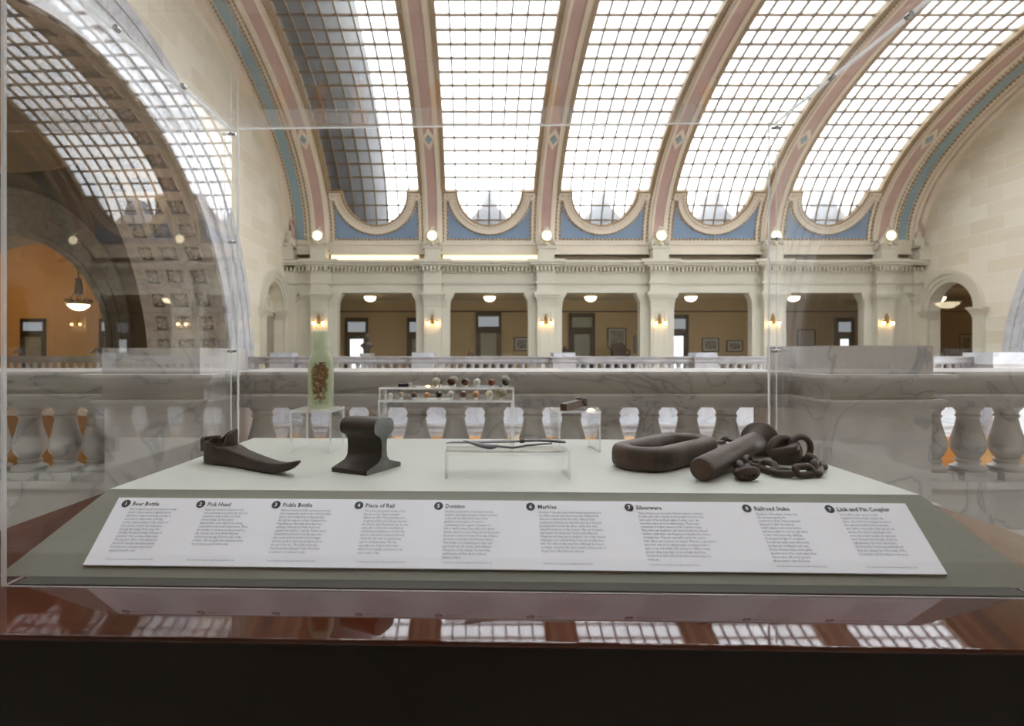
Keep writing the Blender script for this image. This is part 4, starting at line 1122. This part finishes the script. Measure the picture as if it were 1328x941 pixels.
# ------------------------------------------------------------------ acrylic risers
def G(px, py, h=0):
    d = .217*F/(py-CY); return Vector(((px-CX)/F*d, d, DZ+h))
def riser(name, label, fl, fr, depth, height, ang=None, t=.0045):
    # fl, fr: front left / right foot on the deck
    a = (fr-fl); w = a.length; rz = math.atan2(a.y, a.x) if ang is None else ang
    e = empty(name, (fl.x, fl.y, DZ), rz); tag(e, label, 'display riser')
    Rm = WM[e.name]
    def bx(mb, x0, x1, y0, y1, z0, z1, thin):
        vs = [tuple(Rm @ Vector(p)) for p in [(x0,y0,z0),(x1,y0,z0),(x1,y1,z0),(x0,y1,z0),(x0,y0,z1),(x1,y0,z1),(x1,y1,z1),(x0,y1,z1)]]
        F_ = {'z': [(0,3,2,1),(4,5,6,7)], 'y': [(0,1,5,4),(2,3,7,6)], 'x': [(1,2,6,5),(3,0,4,7)]}
        for k_, fs in F_.items(): mb.add(vs, fs, False, 0 if k_ == thin else 1)
    for x in (0, w-t):
        m = MB(); bx(m, x, x+t, 0, depth, 0, height-t, 'x'); m.build('leg', [M['riser'], M['riseredge']], e)
    m = MB(); bx(m, 0, w, 0, depth, height-t, height, 'z'); m.build('top', [M['riser'], M['riseredge']], e)
    return e, Rm, w
fl = G(376, 587); fr = fl+Vector((.0915, -.0, 0))
r_b, RB, wb_ = riser('bottle_riser', 'clear acrylic riser under the green bottle', fl, fr, .105, .092, ang=math.radians(-3))
fl = G(490, 588); r_m, RM_, wm_ = riser('marble_riser', 'lower clear acrylic riser carrying the front row of marbles', fl, fl+Vector((.290,0,0)), .07, .115, ang=AL)
fl2 = G(491, 577); r_u, RU_, wu_ = riser('marble_riser', 'taller clear acrylic riser carrying the back rows of marbles', fl2, fl2+Vector((.318,0,0)), .085, .1355, ang=AL)
fl = G(577, 621); r_s, RS_, ws_ = riser('silverware_riser', 'low wide clear acrylic riser under the tarnished knives', fl, fl+Vector((.216,0,0)), .075, .045, ang=0)
fl = G(724, 587); r_k, RK_, wk_ = riser('spike_riser', 'small clear acrylic riser under the rusty spike', fl, fl+Vector((.094,0,0)), .09, .0905, ang=math.radians(4))

# ------------------------------------------------------------------ relics
# pickle bottle, square shoulders with a collar neck
bc = RB @ Vector((.052, .052, .0)); bz = DZ+.092; bxx, byy = bc.x, bc.y
e = empty('green_bottle', (bxx, byy, bz), math.radians(12)); tag(e, 'pale green frosted glass bottle with flaking brown crust on its front', 'bottle')
BM_ = WM[e.name]
def bring(w, z, ex):
    # superellipse ring, ex: exponent (2 round, larger square)
    out = []
    for j in range(48):
        a = 2*PI*j/48; c, s_ = math.cos(a), math.sin(a)
        x = w*abs(c)**(2/ex)*(1 if c >= 0 else -1); y = w*abs(s_)**(2/ex)*(1 if s_ >= 0 else -1)
        out.append(tuple(BM_ @ Vector((x, y, z))))
    return out
m = MB()
m.loft([bring(w, z, ex) for w, z, ex in ((.022,.0005,4),(.0265,.002,5),(.0275,.006,6),(.0275,.05,6),(.0275,.098,6),(.0262,.108,4.5),(.0225,.118,3),(.0195,.126,2.2),(.0182,.133,2),(.0180,.136,2),(.0195,.1375,2),(.0205,.140,2),(.0195,.1425,2),(.0182,.1445,2),(.0184,.160,2),(.0190,.170,2),(.0180,.1725,2),(.0135,.1725,2),(.0130,.14,2),(.0135,.125,2),(.022,.105,4),(.0235,.02,5),(.015,.008,4))])
m.build('glass_body', M['bottle'], e, sharp=60)
m = MB(); g = []; nx, nz = 8, 14
for i in range(nx+1):
    for j in range(nz+1): g.append(tuple(BM_ @ Vector((-.0195+.037*i/nx, -.0281, .012+.092*j/nz))))
m.add(g, [(i*(nz+1)+j, (i+1)*(nz+1)+j, (i+1)*(nz+1)+j+1, i*(nz+1)+j+1) for i in range(nx) for j in range(nz)])
g2 = [tuple(BM_ @ (BM_.inverted() @ Vector(p) + Vector((0,-.0006,0)))) for p in g]
m.add(g2, [(i*(nz+1)+j, (i+1)*(nz+1)+j, (i+1)*(nz+1)+j+1, i*(nz+1)+j+1) for i in range(nx) for j in range(nz)])
m.build('brown_crust', M['crust'], e)

# pick head
pa, pb = G(274, 597), G(389, 619)
dirv = (pb-pa); LL = dirv.length; ang = math.atan2(dirv.y, dirv.x)
e = empty('pick_head', tuple(pa), ang); tag(e, 'rusty iron pick head with open eye socket and curved pointed blade', 'pick head')
PM = WM[e.name]
def rr(cx_, cy_, hw_, z0, z1, rnd, x, n=5, tilt=0):
    # rounded rectangle ring in the plane x = const
    pts = []; rd = min(rnd, hw_*.98, (z1-z0)/2*.98)
    for (sx_, sz_, a0) in ((1,1,0),(-1,1,PI/2),(-1,-1,PI),(1,-1,PI*1.5)):
        ccx = cy_+sx_*(hw_-rd); ccz = (z1-rd if sz_ > 0 else z0+rd)
        for k_ in range(n):
            a = a0+PI/2*k_/(n-1)
            yy = ccx+rd*math.cos(a); zz = ccz+rd*math.sin(a)
            pts.append(tuple(PM @ Vector((x+tilt*(zz-z0), yy, zz))))
    return pts
m = MB()
secs = [(.050,.0,.040,.0262),(.060,.0,.036,.0245),(.078,.0005,.036,.021),(.10,.0008,.031,.0185),(.125,.0008,.0275,.0175),(.155,.0003,.0235,.017),(.185,0,.0205,.016),(.210,.001,.0195,.0145),(.232,.005,.021,.012),(.252,.012,.0245,.009),(.268,.0205,.0285,.006),(.2745,.0255,.0295,.0035)]
m.loft([rr(0, 0, w_, z0, z1, .004, x_) for x_, z0, z1, w_ in secs])
m.build('blade', M['rust'], e)
# eye socket: a thick walled oval collar with a raised rear lip and a notched lug
m = MB(); n = 32; rings = []
for j in range(n):
    a = 2*PI*j/n; c, s_ = math.cos(a), math.sin(a)
    ex = .8; cx_ = .034
    def sup(w, dph): return (cx_+w*abs(c)**ex*(1 if c >= 0 else -1), dph*abs(s_)**ex*(1 if s_ >= 0 else -1))
    ox, oy = sup(.034, .027); ix, iy = sup(.0265, .0185)
    top = .043+.027*max(0, .62*s_+.58*c)**.85 + (.004 if c < -.8 else 0)
    if s_ < -.2: top = min(top, .0445)
    ring = [(ox, oy, .001), (ox*1.0, oy*1.03, .012), (ox, oy, top-.003), (ox*.99+ix*.01, oy*.9, top), (ix, iy, top-.0015), (ix, iy, .010), (cx_+.001*c, .001*s_, .008)]
    rings.append([tuple(PM @ Vector(p)) for p in ring])
vs = [p for r in rings for p in r]; k_ = 7; fs = []
for j in range(n):
    b_ = ((j+1) % n)*k_; a_ = j*k_
    for q in range(k_-1): fs.append((a_+q, b_+q, b_+q+1, a_+q+1))
m.add(vs, fs, True)
m.add([rings[j][0] for j in range(n)], [tuple(range(n))[::-1]])
m.build('eye_socket', M['rust'], e)
m = MB(); m.loft([[tuple(PM @ Vector(p)) for p in ((-.006,-w_,z_),(.006,-w_,z_),(.006,w_,z_),(-.006,w_,z_))] for z_, w_ in ((.018,.012),(.022,.019),(.044,.020),(.049,.016))]); m.build('rear_lug', M['rust'], e)

# piece of rail
p0 = G(475, 617); e = empty('rail_piece', tuple(p0), math.radians(62)); tag(e, 'short dark cut length of rail with bright sawn end', 'rail piece')
RMx = WM[e.name]
prof = [(0,0),(.104,0),(.104,.0075),(.090,.0115),(.068,.018),(.0605,.026),(.0590,.040),(.0595,.054),(.064,.0625),(.078,.069),(.0815,.075),(.0810,.086),(.077,.093),(.066,.0965),(.038,.0965),(.027,.093),(.023,.086),(.0225,.075),(.026,.069),(.040,.0625),(.0445,.054),(.045,.040),(.0435,.026),(.036,.018),(.014,.0115),(0,.0075)]
Lr = .079
m = MB(); n = len(prof); tw = lambda p, y: tuple(RMx @ Vector((p[0]+(.0), y, p[1])))
m.add([tw(p, 0) for p in prof]+[tw(p, Lr) for p in prof], [(i,(i+1)%n,n+(i+1)%n,n+i) for i in range(n)], True)
m.add([tw(p, Lr) for p in prof], [tuple(range(n))])
m.build('rail_body', M['iron'], e, sharp=50)
# the saw cut end, split into triangles about the web centre line
m = MB(); N2 = n//2
ctr = [(.052, z) for z in (0,.0115,.018,.026,.040,.054,.0625,.069,.075,.086,.093,.0965)]
right = prof[1:14]; left = [prof[0]]+prof[:13:-1]
def strip(mb, A, B, y):
    # ladder between two chains sorted by z
    k = len(A); vs = [tw(a, y) for a in A]+[tw(b, y) for b in B]
    mb.add(vs, [(i, i+1, k+i+1, k+i) for i in range(k-1)])
Lc = [prof[0], prof[25], prof[24], prof[23], prof[22], prof[21], prof[20], prof[19], prof[18], prof[17], prof[16], prof[15], prof[14]]
Rc = [prof[1], prof[2], prof[3], prof[4], prof[5], prof[6], prof[7], prof[8], prof[9], prof[10], prof[11], prof[12], prof[13]]
strip(m, Rc, Lc, -.0008)
m.v += []; nv = len(m.v)
m.add([tw(p, -.0008) for p in prof]+[tw(p, .0) for p in prof], [(i,(i+1)%n,n+(i+1)%n,n+i) for i in range(n)])
m.build('sawn_end', M['steel'], e)

# oval coupling link
lc = Vector((.386, 1.165, 0)); la = math.radians(43)
e = empty('coupler_link', (lc.x, lc.y, DZ), la); tag(e, 'heavy rusty oval iron link lying flat right of centre', 'coupler link')
KM = WM[e.name]; rings = []; hl, hr = .078, .043
path = []
for i in range(14): path.append((hl+hr*math.sin(PI*i/13), -hr*math.cos(PI*i/13)))
for i in range(5): path.append((hl-2*hl*(i+1)/6, hr))
for i in range(14): path.append((-hl-hr*math.sin(PI*i/13), hr*math.cos(PI*i/13)))
for i in range(5): path.append((-hl+2*hl*(i+1)/6, -hr))
n = len(path)
for i in range(n):
    a, b = path[i-1], path[(i+1) % n]; t = Vector((b[0]-a[0], b[1]-a[1])).normalized(); nn = Vector((t.y, -t.x))
    ring = []
    for j in range(20):
        q = 2*PI*j/20; ex = .66
        cc = abs(math.cos(q))**ex*(1 if math.cos(q) >= 0 else -1); ss = abs(math.sin(q))**ex*(1 if math.sin(q) >= 0 else -1)
        wv = .0190+.0008*math.sin(i*.9)
        ring.append(tuple(KM @ Vector((path[i][0]+nn.x*cc*wv, path[i][1]+nn.y*cc*wv, .0222+ss*.022))))
    rings.append(ring)
m = MB(); m.loft(rings, closed=True); m.build('link_body', M['rustlite'], e, sharp=70); 

# coupling pin
A = Vector((.385, .985, DZ+.0208)); B = Vector((.606, 1.235, DZ+.0335))
ax_ = (B-A).normalized(); Lp = (B-A).length
rot = ax_.to_track_quat('Z', 'Y').to_matrix().to_4x4(); PMx = Matrix.Translation(A) @ rot
e = empty('coupler_pin', (A.x, A.y, DZ), 0); tag(e, 'thick rusty iron pin with a wide flanged head', 'coupler pin')
m = MB(); m.lathe([(.0175,-.001),(.0195,.002),(.0205,.006),(.0205,.05),(.0202,.15),(.0208,.25),(.0205,Lp-.02)], M4=PMx, seg=36); m.build('shank', M['rustlite'], e)
m = MB(); m.lathe([(.0005,-.0022),(.012,-.0022),(.0165,-.0012)], M4=PMx, seg=28); m.build('worn_tip', M['rustend'], e)
m = MB(); m.lathe([(.021,Lp-.03),(.026,Lp-.014),(.0345,Lp-.006),(.0375,Lp-.002),(.0375,Lp+.006),(.033,Lp+.012),(.018,Lp+.018),(.002,Lp+.02)], M4=PMx, seg=36); m.build('head', M['rust'], e)

# chains
def chain_link(c, t, roll, ln=.040, wd=.024, r=.0052):
    t = Vector(t).normalized(); up = Vector((0,0,1)); s = t.cross(up).normalized(); u = s.cross(t)
    a = s*math.cos(roll)+u*math.sin(roll); pts = []
    h = (ln-wd)/2; q = wd/2-r
    for i in range(9): an = -PI/2+PI*i/8; pts.append(Vector(c)+t*(h+q*math.cos(an))+a*(q*math.sin(an)))
    for i in range(9): an = PI/2+PI*i/8; pts.append(Vector(c)+t*(-h+q*math.cos(an))+a*(q*math.sin(an)))
    m = MB(); m.tube(pts, r, 10, closed=True); return m
def chain(name, label, ctrl, nlinks, z, ln, wd, r, mat):
    pts = [G(*p) for p in ctrl]
    dense = []
    for a, b in zip(pts[:-1], pts[1:]):
        for i in range(20): dense.append(a.lerp(b, i/20))
    dense.append(pts[-1]); cum = [0]
    for a, b in zip(dense[:-1], dense[1:]): cum.append(cum[-1]+(b-a).length)
    e = empty(name, (dense[0].x, dense[0].y, DZ)); tag(e, label, 'chain')
    pit = cum[-1]/nlinks
    for k_ in range(nlinks):
        s_ = (k_+.5)*pit; i = min(range(len(cum)), key=lambda q: abs(cum[q]-s_)); i = max(2, min(i, len(dense)-3))
        t = dense[i+2]-dense[i-2]; c = dense[i].copy()
        roll = math.radians(12 if k_ % 2 == 0 else 62); c.z = DZ+(r+.003 if k_ % 2 == 0 else wd/2*.80)
        c.z = max(c.z, DZ+r+abs(math.sin(roll))*(wd/2-r))
        chain_link(c, t, roll, ln, wd, r).build('link', mat, e)
    return e
ch = chain('rusty_chain', 'dark rusty chain with large rings at the right of the deck', [(1026,599),(1048,602),(1063,609),(1056,619),(1036,620),(1010,618),(990,612),(972,606),(961,612),(962,624),(982,623)], 14, 0, .044, .027, .0061, M['rust'])
c1 = G(1018, 601); c1.z = DZ+.026
m = MB(); R0 = .024
m.tube([(c1.x+(R0*math.cos(a))*.95, c1.y+R0*math.sin(a)*.35, c1.z+R0*.80*math.sin(a)) for a in [2*PI*i/28 for i in range(28)]], .0105, 12, closed=True)
m.tube([(c1.x-.004+.020*math.cos(a), c1.y+.020*math.sin(a)*.9, c1.z+.002+.006*math.cos(a)) for a in [2*PI*i/28 for i in range(28)]], .0095, 12, closed=True)
m.build('swivel_ring', M['rust'], ch)
c2 = c1+Vector((.032, .004, .004))
m = MB(); m.tube([(c2.x+.026*math.cos(a), c2.y+.010*math.cos(a), c2.z-.002+.024*math.sin(a)) for a in [2*PI*i/28 for i in range(28)]], .0062, 12, closed=True)
m.build('large_ring', M['rust'], ch)
chain('small_chain', 'short piece of brown chain between the oval link and the pin', [(905,578),(918,580),(932,577),(944,574),(952,576)], 5, 0, .030, .020, .0042, M['rustlite'])
# small fragments behind the link
p = G(828, 576.5); e = empty('bone_tag', tuple(p), math.radians(20)); tag(e, 'small pale plate with a dark hole behind the oval link', 'fragment')
Q = WM[e.name]; m = MB(); m.box(-.022, .020, -.012, .012, 0, .006, M4=Q); m.build('plate', M['bonew'], e)
m = MB(); m.box(-.0225, -.004, -.0135, -.0118, 0, .0075, M4=Q); m.lathe([(.0055,.0062),(.0055,.0066),(.001,.0066)], M4=Q @ Matrix.Translation((-.004,0,0)), seg=16); m.build('dark_edge', M['rust'], e)
p = G(852, 574); e = empty('iron_strip', tuple(p), math.radians(24)); tag(e, 'short rusty bent strip behind the oval link', 'iron strip')
Q = WM[e.name]; m = MB(); m.loft([[tuple(Q @ Vector(q)) for q in ((x,-.010,z),(x,.010,z),(x,.010,z+.007),(x,-.010,z+.007))] for x, z in ((-.035,0),(-.026,.0),(-.018,.010),(.018,.013),(.026,.011))], smooth=False); m.build('strip', M['rustlite'], e)

# tarnished knives on the low riser
zt = DZ+.045
def loft_path(pts, par, name, mat):
    # pts: (px x, d, z, halfwidth, halfheight)
    rings = []
    for (x, y, z, w, h_) in pts:
        rings.append([(x, y+w*math.cos(2*PI*j/14), z+h_*math.sin(2*PI*j/14)) for j in range(14)])
    m = MB(); m.loft(rings); return m.build(name, mat, par)
def kp(px, py, d): v = at(px, py, d); return v.x, v.y, v.z
def kn(lst, d): return [(kp(px, py, d)[0], d, max(kp(px, py, d)[2], zt+h_), w, h_) for px, py, w, h_ in lst]
e = empty('bent_knife', (kp(640,576,1.045)[0], 1.045, zt)); tag(e, 'tarnished knife with broad upcurved blade and wavy handle', 'knife')
a_ = [(600.5,571,.0012,.0008),(606,572.4,.005,.0018),(615,575,.0085,.0032),(625,577.6,.0105,.0042),(634,579,.0105,.0048),(640,579,.008,.0042),(646,578,.004,.0022)]
loft_path(kn(a_, 1.035), e, 'blade', M['pewter'])
b_ = [(645,578.2,.003,.002),(655,579.3,.003,.0022),(665,580.3,.003,.0022),(674,579,.003,.0022),(684,577,.003,.002),(692,576.6,.003,.0018),(703,575.5,.003,.0018),(716,574.5,.003,.0016)]
loft_path(kn(b_, 1.035), e, 'handle', M['pewter'])
e = empty('straight_knife', (kp(655,573,1.07)[0], 1.072, zt)); tag(e, 'long tarnished table knife with a knobbed collar, lying behind the bent one', 'knife')
a_ = [(578,574.3,.001,.0008),(585,573.2,.007,.0014),(610,573,.009,.0018),(640,572.4,.009,.0020),(665,572,.007,.0022),(674,571.6,.005,.0024)]
loft_path(kn(a_, 1.072), e, 'blade', M['pewter'])
b_ = [(673.5,571.6,.005,.003),(675,571.6,.007,.0038),(679,571.6,.007,.0038),(680.5,571.5,.0045,.0028)]
loft_path(kn(b_, 1.072), e, 'collar', M['rust'])
b_ = [(680,571.4,.004,.0025),(695,570.6,.005,.0026),(710,571,.006,.0026),(725,572,.006,.0028),(732,572.8,.005,.0024),(734,573,.001,.001)]
loft_path(kn(b_, 1.072), e, 'handle', M['pewter'])

# railroad spike on its riser
zt2 = DZ+.0905
sp_ = RK_ @ Vector((.041, .042, 0)); e = empty('rail_spike', (sp_.x, sp_.y, zt2), math.radians(58)); tag(e, 'short crusted rusty spike with a hooked head on an acrylic riser', 'spike')
Q = WM[e.name]
m = MB(); m.loft([[tuple(Q @ Vector((x, y*w, z0+(z+.5)*2*w))) for y, z in ((-1,-.5),(1,-.5),(1,.5),(-1,.5))] for x, w, z0 in ((-.050,.0075,.0003),(-.03,.0082,.0003),(0,.0078,.001),(.03,.0078,.002),(.050,.0080,.003))], smooth=False); m.build('shank', M['rustend'], e)
m = MB(); m.loft([[tuple(Q @ Vector((x, y*w, z0+h_*z))) for y, z in ((-1,0),(1,0),(1,.7),(.5,1),(-.5,1),(-1,.7))] for x, w, z0, h_ in ((.040,.006,.018,.004),(.046,.012,.014,.010),(.056,.014,.003,.022),(.064,.011,.002,.018))], smooth=False); m.build('head', M['rustlite'], e)

# marbles
def mcol(name, c1, c2, rough=.25, scale=60):
    m, nt, out = newmat(name); b = N(nt, 'ShaderNodeBsdfPrincipled'); b.inputs['Roughness'].default_value = rough
    tc = N(nt, 'ShaderNodeTexCoord'); n1 = N(nt, 'ShaderNodeTexNoise'); n1.inputs['Scale'].default_value = scale; n1.inputs['Distortion'].default_value = 1.5
    L(nt, tc.outputs['Object'], n1.inputs['Vector']); r = ramp(nt, [(.42, c1), (.58, c2)]); L(nt, n1.outputs['Fac'], r.inputs['Fac']); L(nt, r.outputs[0], b.inputs['Base Color']); L(nt, b.outputs[0], out.inputs['Surface']); return m
MC = dict(cream=mcol('cream_clay',(.62,.56,.42),(.70,.64,.50),.4), tan=mcol('tan_clay',(.42,.34,.22),(.55,.46,.32),.4), dred=mcol('dark_red_glaze',(.06,.013,.008),(.12,.03,.02)), orange=mcol('orange_clay',(.42,.18,.07),(.55,.30,.15)), black=mcol('black_swirl',(.02,.02,.018),(.12,.115,.09)), pale=mcol('pale_grey_stone',(.50,.50,.46),(.66,.66,.62)), brown=mcol('brown_glaze',(.10,.035,.018),(.17,.07,.04)), swirl=mcol('orange_cream_swirl',(.42,.19,.08),(.62,.42,.26)), beige=mcol('beige_stone',(.46,.42,.34),(.56,.52,.43),.4), khaki=mcol('khaki_stone',(.27,.24,.16),(.36,.33,.24),.4), white=mcol('white_clay',(.66,.64,.58),(.74,.72,.66)), bw=mcol('black_white_swirl',(.03,.03,.03),(.7,.7,.66),.25,90), redbr=mcol('red_brown_glaze',(.17,.035,.02),(.24,.07,.045)))
def put_marble(px, rpx, zsurf, yl, col, lb, group, Rf):
    # px in the photo's frame, yl = depth
    x = (px-CX)/F*yl; r = rpx/F*yl
    e = empty('marble', (x, yl, zsurf)); tag(e, lb, 'marble', group)
    m = MB(); m.sphere((x, yl, zsurf+.0035+r*.93), r, 20, 14); m.build('ball', MC[col], e)
    m = MB(); q = min(r*.45, .0045); m.lathe([(q+.001,0),(q+.001,.004),(q,.004),(q-.001,.0035),(q-.001,0)], (x, yl, zsurf), 14); m.build('ring_stand', M['riseredge'], e)
X0, KX = 480, 6.64
zl = DZ+.115; yl = G(490,588).y+.022
for cx_, r_, c_, lb in ((175,22,'cream','small cream marble at the left end of the front row'),(270,26,'tan','tan marble second from the left in the front row'),(378,26,'dred','dark red marble third from the left in the front row'),(490,25,'orange','plain orange marble in the front row'),(590,30,'black','black swirled marble in the front row'),(695,32,'pale','pale grey marble in the middle of the front row'),(800,33,'brown','glossy brown marble in the front row'),(910,33,'swirl','orange and cream swirled marble in the front row'),(1027,34,'cream','larger cream marble beside the biggest marble of the front row'),(1130,47,'khaki','biggest khaki marble at the right end of the front row')):
    px = X0+cx_/KX; put_marble(px, r_/KX, zl, yl-(px-490)*.00006, c_, lb, 'marbles of the front row', None)
zu = DZ+.1355; yu = G(491,577).y+.018
for cx_, r_, c_, lb in ((568,36,'beige','beige marble at the left end of the raised row'),(698,36,'dred','dark red marble before a big tan one on the raised riser'),(817,33,'brown','brown marble before a white one on the raised riser'),(918,31,'white','cream white marble before the black and white one'),(1045,31,'redbr','red brown marble before a darker red one'),(1170,32,'black','dark marble before the big tan one at the right')):
    px = X0+cx_/KX; put_marble(px, r_/KX, zu, yu-(px-490)*.00006, c_, lb, 'marbles of the raised front row', None)
for cx_, r_, c_, lb in ((600,22,'brown','small brown marble peeping out behind the beige one'),(718,40,'khaki','big tan marble behind the dark red one on the raised riser'),(828,27,'white','white marble behind the brown one on the raised riser'),(928,28,'bw','black and white swirled marble on the raised riser'),(1040,27,'dred','darker red marble at the back of the raised riser'),(1163,41,'khaki','big tan marble at the right end of the raised back row')):
    px = X0+cx_/KX; put_marble(px, r_/KX, zu, yu+.042-(px-490)*.00006, c_, lb, 'marbles of the raised back row', None)
# domino lying on the raised riser
p = at(523, 500, yu+.02); e = empty('domino', (p.x, yu+.02, zu), math.radians(8)); tag(e, 'small black domino lying at the left of the raised riser', 'domino')
Q = WM[e.name]
m = MB(); m.loft([[tuple(Q @ Vector(v_)) for v_ in ((-.0125+o,-.012+o,z),(.0125-o,-.012+o,z),(.0125-o,.012-o,z),(-.0125+o,.012-o,z))] for z, o in ((0,.001),(.001,0),(.006,0),(.007,.001))], smooth=False); m.build('black_face', M['ink'], e)
m = MB(); m.loft([[tuple(Q @ Vector(v_)) for v_ in ((.0127,-.010,z),(.019,-.008,z),(.021,.010,z),(.0127,.012,z))] for z in (0,.008)], smooth=False); m.build('tan_edge', M['bonew'], e)
# remove the unlinked template meshes' objects
for o in (BAL, BALF): bpy.data.objects.remove(o)
